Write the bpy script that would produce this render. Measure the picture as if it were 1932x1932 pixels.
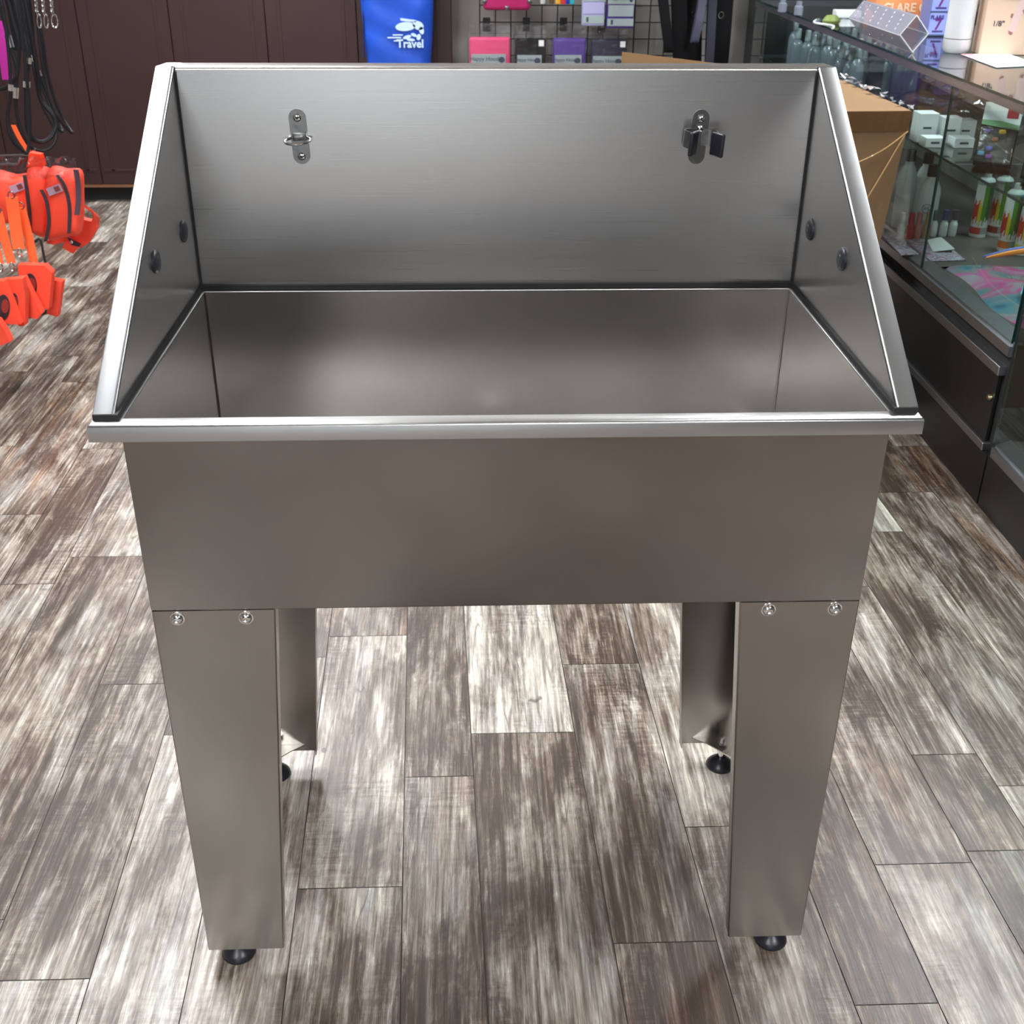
import bpy, bmesh, math, random
from mathutils import Vector, Matrix, Euler
PI = math.pi
for o in list(bpy.data.objects): bpy.data.objects.remove(o)
scn = bpy.context.scene
C = scn.collection

# ------------------------------------------------------------------ camera
CX, CY, CZ = -0.0459, -1.2401, 1.4436
YAW, PITCH, ROLL, FPX = 0.0392, 0.4936, 0.0064, 2189.4343
_f = Vector((math.sin(YAW)*math.cos(PITCH), math.cos(YAW)*math.cos(PITCH), -math.sin(PITCH)))
_r = Vector((math.cos(YAW), -math.sin(YAW), 0)); _u = _r.cross(_f)
_r, _u = (_r*math.cos(ROLL)+_u*math.sin(ROLL), -_r*math.sin(ROLL)+_u*math.cos(ROLL))
cam = bpy.data.cameras.new('camera'); co = bpy.data.objects.new('camera', cam); C.objects.link(co)
cam.sensor_width = 36; cam.sensor_fit = 'HORIZONTAL'; cam.lens = FPX/1932*36
cam.clip_start = 0.05; cam.clip_end = 60
cam.dof.use_dof = True; cam.dof.focus_distance = 1.75; cam.dof.aperture_fstop = 13
m = Matrix.Identity(4)
for i in range(3):
    m[i][0], m[i][1], m[i][2] = _r[i], _u[i], -_f[i]
m[0][3], m[1][3], m[2][3] = CX, CY, CZ
co.matrix_world = m
scn.camera = co
# ------------------------------------------------------------------ world, exposure
w = bpy.data.worlds.new('world'); scn.world = w; w.use_nodes = True
w.node_tree.nodes['Background'].inputs[0].default_value = (0.8, 0.88, 1, 1)
w.node_tree.nodes['Background'].inputs[1].default_value = 0.05
scn.view_settings.view_transform = 'Standard'; scn.view_settings.look = 'None'
scn.view_settings.gamma = 1; scn.view_settings.use_curve_mapping = False
scn.view_settings.exposure = 0.82
LAMP = 30.0       # radiance of the ceiling troffers

def at(px, py, ax, val):
    """world point seen at a measured place of the photograph, on the plane axis = val"""
    d = _f + _r*((px-966)/FPX) - _u*((py-966)/FPX)
    o = Vector((CX, CY, CZ)); return o + d*((val-o[ax])/d[ax])

# ------------------------------------------------------------------ helpers
def srgb(r, g, b):
    f = lambda c: (c/255/12.92 if c/255 <= .04045 else ((c/255+.055)/1.055)**2.4)
    return (f(r), f(g), f(b), 1)
MATS = {}
def mat(name, col, rough=.5, metal=0, spec=.5, coat=0, bump=0, bscale=60, var=0, vscale=8, trans=0):
    if name in MATS: return MATS[name]
    M = bpy.data.materials.new(name); M.use_nodes = True; nt = M.node_tree; p = nt.nodes['Principled BSDF']
    p.inputs['Base Color'].default_value = col; p.inputs['Roughness'].default_value = rough
    p.inputs['Metallic'].default_value = metal; p.inputs['Specular IOR Level'].default_value = spec
    p.inputs['Coat Weight'].default_value = coat; p.inputs['Transmission Weight'].default_value = trans
    if bump or var:
        tc = nt.nodes.new('ShaderNodeTexCoord')
    if bump:
        n = nt.nodes.new('ShaderNodeTexNoise'); n.inputs['Scale'].default_value = bscale; n.inputs['Detail'].default_value = 4
        b = nt.nodes.new('ShaderNodeBump'); b.inputs['Strength'].default_value = bump; b.inputs['Distance'].default_value = .01
        nt.links.new(tc.outputs['Object'], n.inputs['Vector']); nt.links.new(n.outputs['Fac'], b.inputs['Height'])
        nt.links.new(b.outputs['Normal'], p.inputs['Normal'])
    if var:
        n = nt.nodes.new('ShaderNodeTexNoise'); n.inputs['Scale'].default_value = vscale; n.inputs['Detail'].default_value = 5
        r = nt.nodes.new('ShaderNodeMapRange'); r.inputs[3].default_value = 1-var; r.inputs[4].default_value = 1+var
        r.inputs[1].default_value = .3; r.inputs[2].default_value = .7
        x = nt.nodes.new('ShaderNodeVectorMath'); x.operation = 'SCALE'; x.inputs[0].default_value = col[:3]
        nt.links.new(tc.outputs['Object'], n.inputs['Vector']); nt.links.new(n.outputs['Fac'], r.inputs[0])
        nt.links.new(r.outputs[0], x.inputs['Scale']); nt.links.new(x.outputs[0], p.inputs['Base Color'])
    MATS[name] = M; return M

def metal_mat(name, col, rough, aniso=0, grain=.0, warp=0, dirt=0, vert=False, wsc=(3, 3, 3), tint=None):
    M = bpy.data.materials.new(name); M.use_nodes = True; nt = M.node_tree; L = nt.links; p = nt.nodes['Principled BSDF']
    N = nt.nodes.new
    p.inputs['Metallic'].default_value = 1
    p.inputs['Base Color'].default_value = col
    uv = N('ShaderNodeUVMap'); uv.uv_map = 'UVMap'
    mp = N('ShaderNodeMapping'); mp.inputs['Scale'].default_value = (3, 900, 1) if not vert else (900, 3, 1)
    L.new(uv.outputs[0], mp.inputs[0])
    n = N('ShaderNodeTexNoise'); n.inputs['Scale'].default_value = 1; n.inputs['Detail'].default_value = 5; n.inputs['Roughness'].default_value = .65
    L.new(mp.outputs[0], n.inputs['Vector'])
    r = N('ShaderNodeMapRange'); r.inputs[1].default_value = .3; r.inputs[2].default_value = .7
    r.inputs[3].default_value = rough-grain; r.inputs[4].default_value = rough+grain
    L.new(n.outputs['Fac'], r.inputs[0])
    L.new(r.outputs[0], p.inputs['Roughness'])
    # colour streaks of the brushed finish
    x = N('ShaderNodeMapRange'); x.inputs[1].default_value = .25; x.inputs[2].default_value = .75
    x.inputs[3].default_value = 1-grain*.9; x.inputs[4].default_value = 1+grain*.9
    L.new(n.outputs['Fac'], x.inputs[0])
    tc = N('ShaderNodeTexCoord')
    sc = N('ShaderNodeVectorMath'); sc.operation = 'SCALE'; sc.inputs[0].default_value = col[:3]
    L.new(x.outputs[0], sc.inputs['Scale']); last = sc.outputs[0]
    if dirt:
        dn = N('ShaderNodeTexNoise'); dn.inputs['Scale'].default_value = 5; dn.inputs['Detail'].default_value = 8; dn.inputs['Roughness'].default_value = .6
        L.new(tc.outputs['Object'], dn.inputs['Vector'])
        dr = N('ShaderNodeMapRange'); dr.inputs[1].default_value = .35; dr.inputs[2].default_value = .7
        dr.inputs[3].default_value = 1; dr.inputs[4].default_value = 1-dirt
        L.new(dn.outputs['Fac'], dr.inputs[0])
        s2 = N('ShaderNodeVectorMath'); s2.operation = 'SCALE'; L.new(last, s2.inputs[0]); L.new(dr.outputs[0], s2.inputs['Scale']); last = s2.outputs[0]
    L.new(last, p.inputs['Base Color'])
    if aniso:
        p.inputs['Anisotropic'].default_value = aniso
        t = N('ShaderNodeTangent'); t.direction_type = 'UV_MAP'; t.uv_map = 'UVMap'
        L.new(t.outputs[0], p.inputs['Tangent'])
        if vert: p.inputs['Anisotropic Rotation'].default_value = .25
    bb = None
    if grain:
        b = N('ShaderNodeBump'); b.inputs['Strength'].default_value = .06; b.inputs['Distance'].default_value = .0002
        L.new(n.outputs['Fac'], b.inputs['Height']); bb = b
    if warp:
        wm = N('ShaderNodeMapping'); wm.inputs['Scale'].default_value = wsc; L.new(tc.outputs['Object'], wm.inputs[0])
        wn = N('ShaderNodeTexNoise'); wn.inputs['Scale'].default_value = 1; wn.inputs['Detail'].default_value = 1
        L.new(wm.outputs[0], wn.inputs['Vector'])
        b2 = N('ShaderNodeBump'); b2.inputs['Strength'].default_value = 1; b2.inputs['Distance'].default_value = warp
        L.new(wn.outputs['Fac'], b2.inputs['Height'])
        if bb: L.new(bb.outputs[0], b2.inputs['Normal'])
        bb = b2
    if bb: L.new(bb.outputs['Normal'], p.inputs['Normal'])
    return M

def glass_mat(name, tint=(.86, .91, .895, 1), ior=1.5, rough=.0):
    M = bpy.data.materials.new(name); M.use_nodes = True; nt = M.node_tree; nt.nodes.clear(); N = nt.nodes.new; L = nt.links
    o = N('ShaderNodeOutputMaterial'); mx = N('ShaderNodeMixShader'); t = N('ShaderNodeBsdfTransparent'); g = N('ShaderNodeBsdfGlossy')
    fr = N('ShaderNodeFresnel'); fr.inputs[0].default_value = ior
    t.inputs[0].default_value = tint; g.inputs['Roughness'].default_value = rough; g.inputs[0].default_value = (1, 1, 1, 1)
    ge = N('ShaderNodeNewGeometry'); iv = N('ShaderNodeMath'); iv.operation = 'SUBTRACT'; iv.inputs[0].default_value = 1; L.new(ge.outputs['Backfacing'], iv.inputs[1])
    ml = N('ShaderNodeMath'); ml.operation = 'MULTIPLY'; L.new(iv.outputs[0], ml.inputs[0]); L.new(fr.outputs[0], ml.inputs[1])
    L.new(ml.outputs[0], mx.inputs[0]); L.new(t.outputs[0], mx.inputs[1]); L.new(g.outputs[0], mx.inputs[2]); L.new(mx.outputs[0], o.inputs[0])
    return M

def film_mat(name, tint=(.9, .9, .92, 1), spec=.07, rough=.28):
    M = bpy.data.materials.new(name); M.use_nodes = True; nt = M.node_tree; nt.nodes.clear(); N = nt.nodes.new; L = nt.links
    o = N('ShaderNodeOutputMaterial'); mx = N('ShaderNodeMixShader'); t = N('ShaderNodeBsdfTransparent'); g = N('ShaderNodeBsdfGlossy')
    t.inputs[0].default_value = tint; g.inputs['Roughness'].default_value = rough; mx.inputs[0].default_value = spec
    tc = N('ShaderNodeTexCoord'); n = N('ShaderNodeTexNoise'); n.inputs['Scale'].default_value = 25; n.inputs['Detail'].default_value = 3
    b = N('ShaderNodeBump'); b.inputs['Strength'].default_value = .8; b.inputs['Distance'].default_value = .01
    L.new(tc.outputs['Object'], n.inputs[0]); L.new(n.outputs['Fac'], b.inputs['Height']); L.new(b.outputs[0], g.inputs['Normal'])
    L.new(t.outputs[0], mx.inputs[1]); L.new(g.outputs[0], mx.inputs[2]); L.new(mx.outputs[0], o.inputs[0])
    return M

def root_of(o):
    while o.parent: o = o.parent
    return o
def obj(name, bm, mt, parent=None, grain='h', smooth=35, world=True):
    """link a bmesh as ONE object; coordinates are world coordinates unless world=False (then local to the thing)"""
    if parent is not None and world:
        r = root_of(parent)
        mi = Matrix.LocRotScale(r.location, r.rotation_euler, None).inverted()
        bm.transform(mi)
    bmesh.ops.recalc_face_normals(bm, faces=bm.faces)
    me = bpy.data.meshes.new(name)
    uvl = bm.loops.layers.uv.new('UVMap')
    for f in bm.faces:
        n = f.normal
        a = max(range(3), key=lambda i: abs(n[i]))
        for l in f.loops:
            c = l.vert.co
            uv = (c.x, c.y) if a == 2 else ((c.x, c.z) if a == 1 else (c.y, c.z))
            l[uvl].uv = uv
    bm.to_mesh(me); bm.free()
    if smooth:
        for p in me.polygons: p.use_smooth = True
        me.set_sharp_from_angle(angle=math.radians(smooth))
    for x in (mt if isinstance(mt, (list, tuple)) else [mt]): me.materials.append(x)
    o = bpy.data.objects.new(name, me); C.objects.link(o)
    if parent is not None: o.parent = parent
    return o
def thing(name, label, cat, loc=(0, 0, 0), rot=(0, 0, 0), group=None):
    o = bpy.data.objects.new(name, None); C.objects.link(o); o.empty_display_size = .05
    o.location = loc; o.rotation_euler = rot; o['label'] = label; o['category'] = cat
    if group: o['group'] = group
    return o
def tag(o, label, cat, group=None, kind=None):
    o['label'] = label; o['category'] = cat
    if group: o['group'] = group
    if kind: o['kind'] = kind
    return o
def struct(name, bm, mt, label=None, **k):
    o = obj(name, bm, mt, None, **k); o['kind'] = 'structure'
    if label: o['label'] = label
    return o
def copy_tree(o, parent=None):
    c = o.copy(); C.objects.link(c)
    if parent: c.parent = parent
    for ch in list(o.children): copy_tree(ch, c)
    return c
def B(): return bmesh.new()
def add_box(bm, lo, hi, bev=0, seg=2, mat_i=0, M=None):
    r = bmesh.ops.create_cube(bm, size=1)
    vs = r['verts']
    for v in vs:
        v.co = Vector([lo[i]+(v.co[i]+.5)*(hi[i]-lo[i]) for i in range(3)])
    fs = list({f for v in vs for f in v.link_faces})
    if bev:
        es = list({e for v in vs for e in v.link_edges})
        g = bmesh.ops.bevel(bm, geom=es, offset=bev, segments=seg, profile=.5, affect='EDGES')
        fs = list({f for v in g['verts'] for f in v.link_faces} | set(f for f in fs if f.is_valid))
        vs = list({v for f in fs for v in f.verts})
    for f in fs: f.material_index = mat_i
    if M is not None:
        for v in vs: v.co = M @ v.co
    return vs
def add_poly(bm, pts, mat_i=0):
    vs = [bm.verts.new(p) for p in pts]; f = bm.faces.new(vs); f.material_index = mat_i; return vs
def add_prism(bm, pts, d, mat_i=0, M=None):
    """closed outline pts (3-D) extruded by vector d"""
    d = Vector(d)
    a = [bm.verts.new(p) for p in pts]; b = [bm.verts.new(Vector(p)+d) for p in pts]
    fs = [bm.faces.new(a[::-1]), bm.faces.new(b)]
    for i in range(len(pts)):
        j = (i+1) % len(pts); fs.append(bm.faces.new((a[i], a[j], b[j], b[i])))
    for f in fs: f.material_index = mat_i
    if M is not None:
        for v in a+b: v.co = M @ v.co
    return a+b
def add_lathe(bm, prof, c=(0, 0, 0), n=24, axis='Z', M=None, mat_i=0):
    rings = []
    for r, z in prof:
        ring = []
        for k in range(n):
            t = 2*PI*k/n; p = Vector((r*math.cos(t), r*math.sin(t), z))
            if axis == 'X': p = Vector((p.z, p.x, p.y))
            if axis == 'Y': p = Vector((p.x, p.z, p.y))
            p = p+Vector(c)
            if M is not None: p = M @ p
            ring.append(bm.verts.new(p))
        rings.append(ring)
    fs = []
    for a, b in zip(rings, rings[1:]):
        for k in range(n):
            fs.append(bm.faces.new((a[k], a[(k+1) % n], b[(k+1) % n], b[k])))
    fs.append(bm.faces.new(rings[0][::-1])); fs.append(bm.faces.new(rings[-1]))
    for f in fs: f.material_index = mat_i
def add_tube(bm, pts, r, n=8, closed=False, mat_i=0):
    pts = [Vector(p) for p in pts]; N = len(pts); rings = []; up = None
    for i, p in enumerate(pts):
        a = pts[(i-1) % N] if (closed or i > 0) else p; b = pts[(i+1) % N] if (closed or i < N-1) else p
        t = (b-a).normalized()
        if up is None: up = t.orthogonal().normalized()
        s = (up - t*up.dot(t));  s = s.normalized() if s.length > 1e-6 else t.orthogonal().normalized(); up = s
        q = t.cross(s); rr = r[i] if isinstance(r, (list, tuple)) else r
        rings.append([bm.verts.new(p+s*math.cos(2*PI*k/n)*rr+q*math.sin(2*PI*k/n)*rr) for k in range(n)])
    rng = range(N if closed else N-1)
    for i in rng:
        a, b = rings[i], rings[(i+1) % N]
        for k in range(n):
            f = bm.faces.new((a[k], a[(k+1) % n], b[(k+1) % n], b[k])); f.material_index = mat_i
    if not closed: bm.faces.new(rings[0][::-1]).material_index = mat_i; bm.faces.new(rings[-1]).material_index = mat_i
def add_ribbon(bm, pts, width_vec, th, mat_i=0):
    """a strap: centre line pts, constant width vector, thickness th"""
    pts = [Vector(p) for p in pts]; wv = Vector(width_vec); rings = []
    for i, p in enumerate(pts):
        a = pts[max(i-1, 0)]; b = pts[min(i+1, len(pts)-1)]; t = (b-a).normalized(); n = t.cross(wv).normalized()*th/2
        h = wv/2
        rings.append([bm.verts.new(q) for q in (p-h-n, p+h-n, p+h+n, p-h+n)])
    for a, b in zip(rings, rings[1:]):
        for k in range(4):
            bm.faces.new((a[k], a[(k+1) % 4], b[(k+1) % 4], b[k])).material_index = mat_i
    bm.faces.new(rings[0][::-1]).material_index = mat_i; bm.faces.new(rings[-1]).material_index = mat_i
def sweep(bm, prof, f):
    """closed 2-D profile swept over the stations given by f(p, k) -> list of 3-D points per station k"""
    pass
def smooth_path(P, n=6, closed=False):
    P = [Vector(p) for p in P]; out = []; N = len(P)
    for i in range(N if closed else N-1):
        g = lambda k: P[k % N] if closed else P[min(max(k, 0), N-1)]
        a, b, c, d = g(i-1), g(i), g(i+1), g(i+2)
        for k in range(n):
            t = k/n
            out.append(.5*((2*b)+(-a+c)*t+(2*a-5*b+4*c-d)*t*t+(-a+3*b-3*c+d)*t**3))
    if not closed: out.append(P[-1])
    return out
def add_text(bm, s, size, M, th=.0004, mat_i=0, bold=0, align='CENTER'):
    cu = bpy.data.curves.new('txt', 'FONT'); cu.body = s; cu.size = size; cu.extrude = th; cu.offset = bold
    cu.align_x = align; cu.align_y = 'CENTER'; cu.resolution_u = 3
    to = bpy.data.objects.new('txt', cu); C.objects.link(to)
    me = bpy.data.meshes.new_from_object(to)
    bpy.data.objects.remove(to); bpy.data.curves.remove(cu)
    me.transform(M)
    n0 = len(bm.faces); bm.from_mesh(me); bpy.data.meshes.remove(me)
    bm.faces.ensure_lookup_table()
    for f in bm.faces[n0:]: f.material_index = mat_i
def frame(o, x, z):
    """matrix with given origin, x direction and 'up' (y of the text)"""
    x = Vector(x).normalized(); y = Vector(z); y = (y-x*y.dot(x)).normalized(); n = x.cross(y)
    M = Matrix.Identity(4)
    for i in range(3): M[i][0], M[i][1], M[i][2], M[i][3] = x[i], y[i], n[i], o[i]
    return M

# ------------------------------------------------------------------ materials
STEEL = (.60, .585, .565, 1)
m_guard = metal_mat('brushed_steel_guard', (.66, .65, .64, 1), .29, aniso=.6, grain=.022, dirt=.05)
m_gside = metal_mat('brushed_steel_side', (.62, .61, .60, 1), .30, aniso=.5, grain=.0, dirt=.05)
m_rim = metal_mat('brushed_steel_rim', (.52, .52, .52, 1), .34, aniso=.2, grain=.022, dirt=.03)
m_flange = metal_mat('brushed_steel_flange', (.60, .62, .64, 1), .33, aniso=.2, grain=.022, dirt=.03)
m_basin = metal_mat('smooth_steel_basin', (.58, .565, .555, 1), .19, aniso=0, grain=.0, warp=.002, wsc=(2.2, 2.0, 2.0), dirt=.08)
m_outer = metal_mat('smooth_steel_outer', (.28, .262, .25, 1), .25, aniso=0, grain=.0, warp=.001, wsc=(1.6, 2.0, 1.6), dirt=.08)  # same sheet as the basin, colour darkened for the dark reflection on its front
m_leg = metal_mat('satin_steel_leg', (.37, .355, .333, 1), .24, aniso=.0, grain=.006, vert=True, dirt=.06)  # colour set below real steel to carry the viewer's shadow on the legs
m_chrome = mat('bright_chrome', (.82, .82, .83, 1), .12, metal=1)
m_zinc = mat('zinc_steel', (.22, .22, .22, 1), .30, metal=1, bump=.05)
m_gasket = mat('black_gasket', (.008, .008, .008, 1), .7)
m_rubber = mat('black_rubber', (.012, .012, .018, 1), .35, bump=.05)
m_plug = mat('grey_plastic_plug', (.022, .024, .032, 1), .38, bump=.06)
m_black = mat('black_laminate', (.010, .010, .011, 1), .30, bump=.02)
m_blackm = mat('black_matt', (.010, .010, .011, 1), .7, var=.2)
m_alu = metal_mat('satin_aluminium', (.40, .41, .45, 1), .38, aniso=0, grain=.04)
m_glass = glass_mat('clear_glass'); m_gedge = mat('green_glass_edge', (.008, .03, .03, 1), .1)
m_acryl = glass_mat('acrylic', (.9, .9, .95, 1), 1.35, .05)
m_film = film_mat('clear_film')
m_white = mat('white_plastic', (.72, .76, .78, 1), .35, var=.03)
m_paper = mat('white_paper', (.7, .71, .72, 1), .6, var=.03)
m_wall = mat('grey_wall_paint', srgb(140, 136, 132), .8, var=.05)
m_walll = mat('light_wall_paint', srgb(190, 186, 180), .8, var=.05)
m_ceil = mat('ceiling_tile', srgb(205, 203, 198), .85, var=.04)
m_dkwood = mat('dark_brown_laminate', srgb(47, 25, 24), .5, bump=.03, var=.12, vscale=3)
m_dkwood2 = mat('dark_brown_joint', srgb(30, 18, 17), .6, var=.1)
m_brass = mat('tan_edge_strip', srgb(120, 82, 56), .4, var=.1)
m_carton = mat('brown_cardboard', srgb(136, 108, 76), .6, bump=.1, bscale=14, var=.08, vscale=5)
m_tape = mat('brown_packing_tape', srgb(108, 78, 46), .25, coat=.3)
m_orange = mat('hi_vis_orange_fabric', (.95, .075, .035, 1), .55, bump=.08, bscale=30, var=.08)
m_orange2 = mat('bright_orange_strap', (1.0, .13, .03, 1), .5, bump=.05, bscale=80)
m_darktrim = mat('dark_binding', (.03, .02, .03, 1), .5, bump=.05)
m_rope = mat('black_rope', (.006, .006, .009, 1), .5, spec=.3, bump=.3, bscale=300)
m_blue = mat('royal_blue_nylon', (.012, .075, .50, 1), .38, bump=.5, bscale=9, var=.15, vscale=7)
m_lblue = mat('pale_blue_print', srgb(190, 215, 240), .5)
m_pink = mat('pink_fabric', srgb(215, 60, 110), .6, bump=.05); m_pink2 = mat('magenta_pouch', srgb(170, 28, 95), .4, bump=.4, bscale=20)
m_purple = mat('purple_fabric', srgb(70, 46, 130), .6, bump=.05)
m_navy = mat('navy_fabric', srgb(16, 16, 46), .6, bump=.05)
m_blk = mat('black_fabric', srgb(11, 10, 14), .8, spec=.2, bump=.1)
m_label = mat('grey_card_label', srgb(150, 165, 165), .5); m_lilac = mat('lilac_card', srgb(165, 165, 205), .5)
m_ink = mat('dark_ink', srgb(50, 60, 80), .6)

# floor: printed vinyl planks
def floor_mat():
    M = bpy.data.materials.new('printed_plank_floor'); M.use_nodes = True; nt = M.node_tree; L = nt.links; p = nt.nodes['Principled BSDF']; N = nt.nodes.new
    at_ = N('ShaderNodeAttribute'); at_.attribute_name = 'plank'
    sp = N('ShaderNodeSeparateColor'); L.new(at_.outputs['Color'], sp.inputs[0])
    tc = N('ShaderNodeTexCoord')
    sd = N('ShaderNodeMath'); sd.operation = 'MULTIPLY'; sd.inputs[1].default_value = 60; L.new(sp.outputs[2], sd.inputs[0])
    cb = N('ShaderNodeCombineXYZ'); L.new(sd.outputs[0], cb.inputs[0]); L.new(sd.outputs[0], cb.inputs[1]); L.new(sd.outputs[0], cb.inputs[2])
    ad = N('ShaderNodeVectorMath'); ad.operation = 'ADD'; L.new(tc.outputs['Object'], ad.inputs[0]); L.new(cb.outputs[0], ad.inputs[1])
    def noise(sx, sy, det=5, ro=.6, dist=0):
        mp = N('ShaderNodeMapping'); mp.inputs['Scale'].default_value = (sx, sy, 1); L.new(ad.outputs[0], mp.inputs[0])
        n = N('ShaderNodeTexNoise'); n.inputs['Scale'].default_value = 1; n.inputs['Detail'].default_value = det; n.inputs['Roughness'].default_value = ro
        n.inputs['Distortion'].default_value = dist
        L.new(mp.outputs[0], n.inputs['Vector']); return n.outputs['Fac']
    def mth(op, a, b=None, c=None, clamp=False):
        x = N('ShaderNodeMath'); x.operation = op; x.use_clamp = clamp
        for i, v in enumerate((a, b, c)):
            if v is None: continue
            if isinstance(v, (int, float)): x.inputs[i].default_value = v
            else: L.new(v, x.inputs[i])
        return x.outputs[0]
    def ramp(v, stops):
        r = N('ShaderNodeValToRGB'); e = r.color_ramp.elements
        while len(e) < len(stops): e.new(.5)
        for i, (po, c) in enumerate(stops): e[i].position = po; e[i].color = c
        L.new(v, r.inputs[0]); return r.outputs[0]
    n1 = noise(8, 2.6, 6, .68, .4)        # broad worn patches
    n2 = noise(62, 2.6, 6, .72, .25)      # boards and streaks
    n3 = noise(125, 5, 5, .75, .3)        # fine grain
    n4 = noise(16, 110, 4, .7, .2)       # saw marks across
    n5 = noise(9, 4, 6, .7, .8)          # where saw marks and paint flakes show
    n6 = noise(60, 9, 6, .75, .5)       # flaked paint
    n1s = mth('MULTIPLY', mth('SUBTRACT', n1, .5), 3.2); n1s = mth('MINIMUM', mth('MAXIMUM', n1s, -.17), .22)
    v = mth('ADD', n1s, sp.outputs[0])
    v = mth('MULTIPLY_ADD', mth('SUBTRACT', n2, .5), 1.55, v)
    v = mth('MULTIPLY_ADD', mth('SUBTRACT', n3, .5), 1.25, v)
    fl = mth('MULTIPLY', mth('SUBTRACT', n6, .57), mth('MULTIPLY', mth('SUBTRACT', n5, .42), 9, clamp=True))
    v = mth('MULTIPLY_ADD', mth('MAXIMUM', fl, -.03), 2.6, v)
    saw = mth('MULTIPLY', mth('SUBTRACT', n4, .5), mth('MULTIPLY', mth('SUBTRACT', n5, .48), 6, clamp=True))
    v = mth('MULTIPLY_ADD', saw, 1.0, v)
    v = mth('MULTIPLY_ADD', v, .84, .13, clamp=True)
    colr = ramp(v, [(0, srgb(68, 56, 48)), (.18, srgb(98, 85, 75)), (.36, srgb(132, 122, 111)), (.54, srgb(160, 152, 143)), (.74, srgb(196, 190, 177)), (1, srgb(222, 217, 203))])
    # warm brown and cool grey patches, thin dark cracks
    def mixc(fac, base, c, mode='MULTIPLY'):
        x = N('ShaderNodeMix'); x.data_type = 'RGBA'; x.blend_type = mode
        L.new(fac, x.inputs[0]); L.new(base, x.inputs[6]); x.inputs[7].default_value = c; return x.outputs[2]
    br = ramp(noise(20, 2.6, 5, .68, .7), [(.47, (0, 0, 0, 1)), (.58, (1, 1, 1, 1))])
    bl = ramp(noise(17, 2.0, 5, .65, .7), [(.50, (0, 0, 0, 1)), (.62, (1, 1, 1, 1))])
    c1 = mixc(mth('MULTIPLY', br, sp.outputs[1]), colr, (.84, .62, .48, 1))
    c1 = mixc(mth('MULTIPLY', bl, .8), c1, (.82, .88, .98, 1))
    def lines(sx, sy, w_, dist, det=2):
        n_ = noise(sx, sy, det, .5, dist)
        return mth('SUBTRACT', 1, mth('DIVIDE', mth('ABSOLUTE', mth('SUBTRACT', n_, .5)), w_), clamp=True)
    patch = mth('MULTIPLY', mth('SUBTRACT', noise(13, 3.0, 4, .6, .4), .44), 7, clamp=True)
    ck = mth('MULTIPLY', lines(26, 1.3, .02, 1.2), patch)
    ck2 = mth('MULTIPLY', lines(60, 2.4, .05, .5, 3), mth('SUBTRACT', 1, patch))
    hole = ramp(noise(26, 15, 2, .4, 0), [(.22, (1, 1, 1, 1)), (.245, (0, 0, 0, 1))])
    c1 = mixc(mth('MULTIPLY', ck, .75), c1, srgb(62, 54, 52), 'MIX')
    c1 = mixc(mth('MULTIPLY', ck2, .30), c1, srgb(70, 62, 60), 'MIX')
    c1 = mixc(mth('MULTIPLY', hole, .7), c1, srgb(60, 50, 46), 'MIX')
    n7 = noise(210, 6, 3, .7, .2)
    gm = mth('ADD', 1.0, mth('ADD', mth('MULTIPLY', mth('SUBTRACT', n3, .5), .9), mth('MULTIPLY', mth('SUBTRACT', n7, .5), .9)))
    gs = N('ShaderNodeVectorMath'); gs.operation = 'SCALE'; L.new(c1, gs.inputs[0]); L.new(gm, gs.inputs['Scale'])
    L.new(gs.outputs[0], p.inputs['Base Color'])
    rr = N('ShaderNodeMapRange'); rr.inputs[3].default_value = .30; rr.inputs[4].default_value = .46; L.new(n2, rr.inputs[0]); L.new(rr.outputs[0], p.inputs['Roughness'])
    b = N('ShaderNodeBump'); b.inputs['Strength'].default_value = .35; b.inputs['Distance'].default_value = .0012
    L.new(mth('ADD', mth('MULTIPLY', n3, .8), mth('ADD', mth('MULTIPLY', n2, .6), mth('MULTIPLY', saw, 1.0))), b.inputs['Height']); L.new(b.outputs[0], p.inputs['Normal'])
    return M
m_floor = floor_mat()

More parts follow.
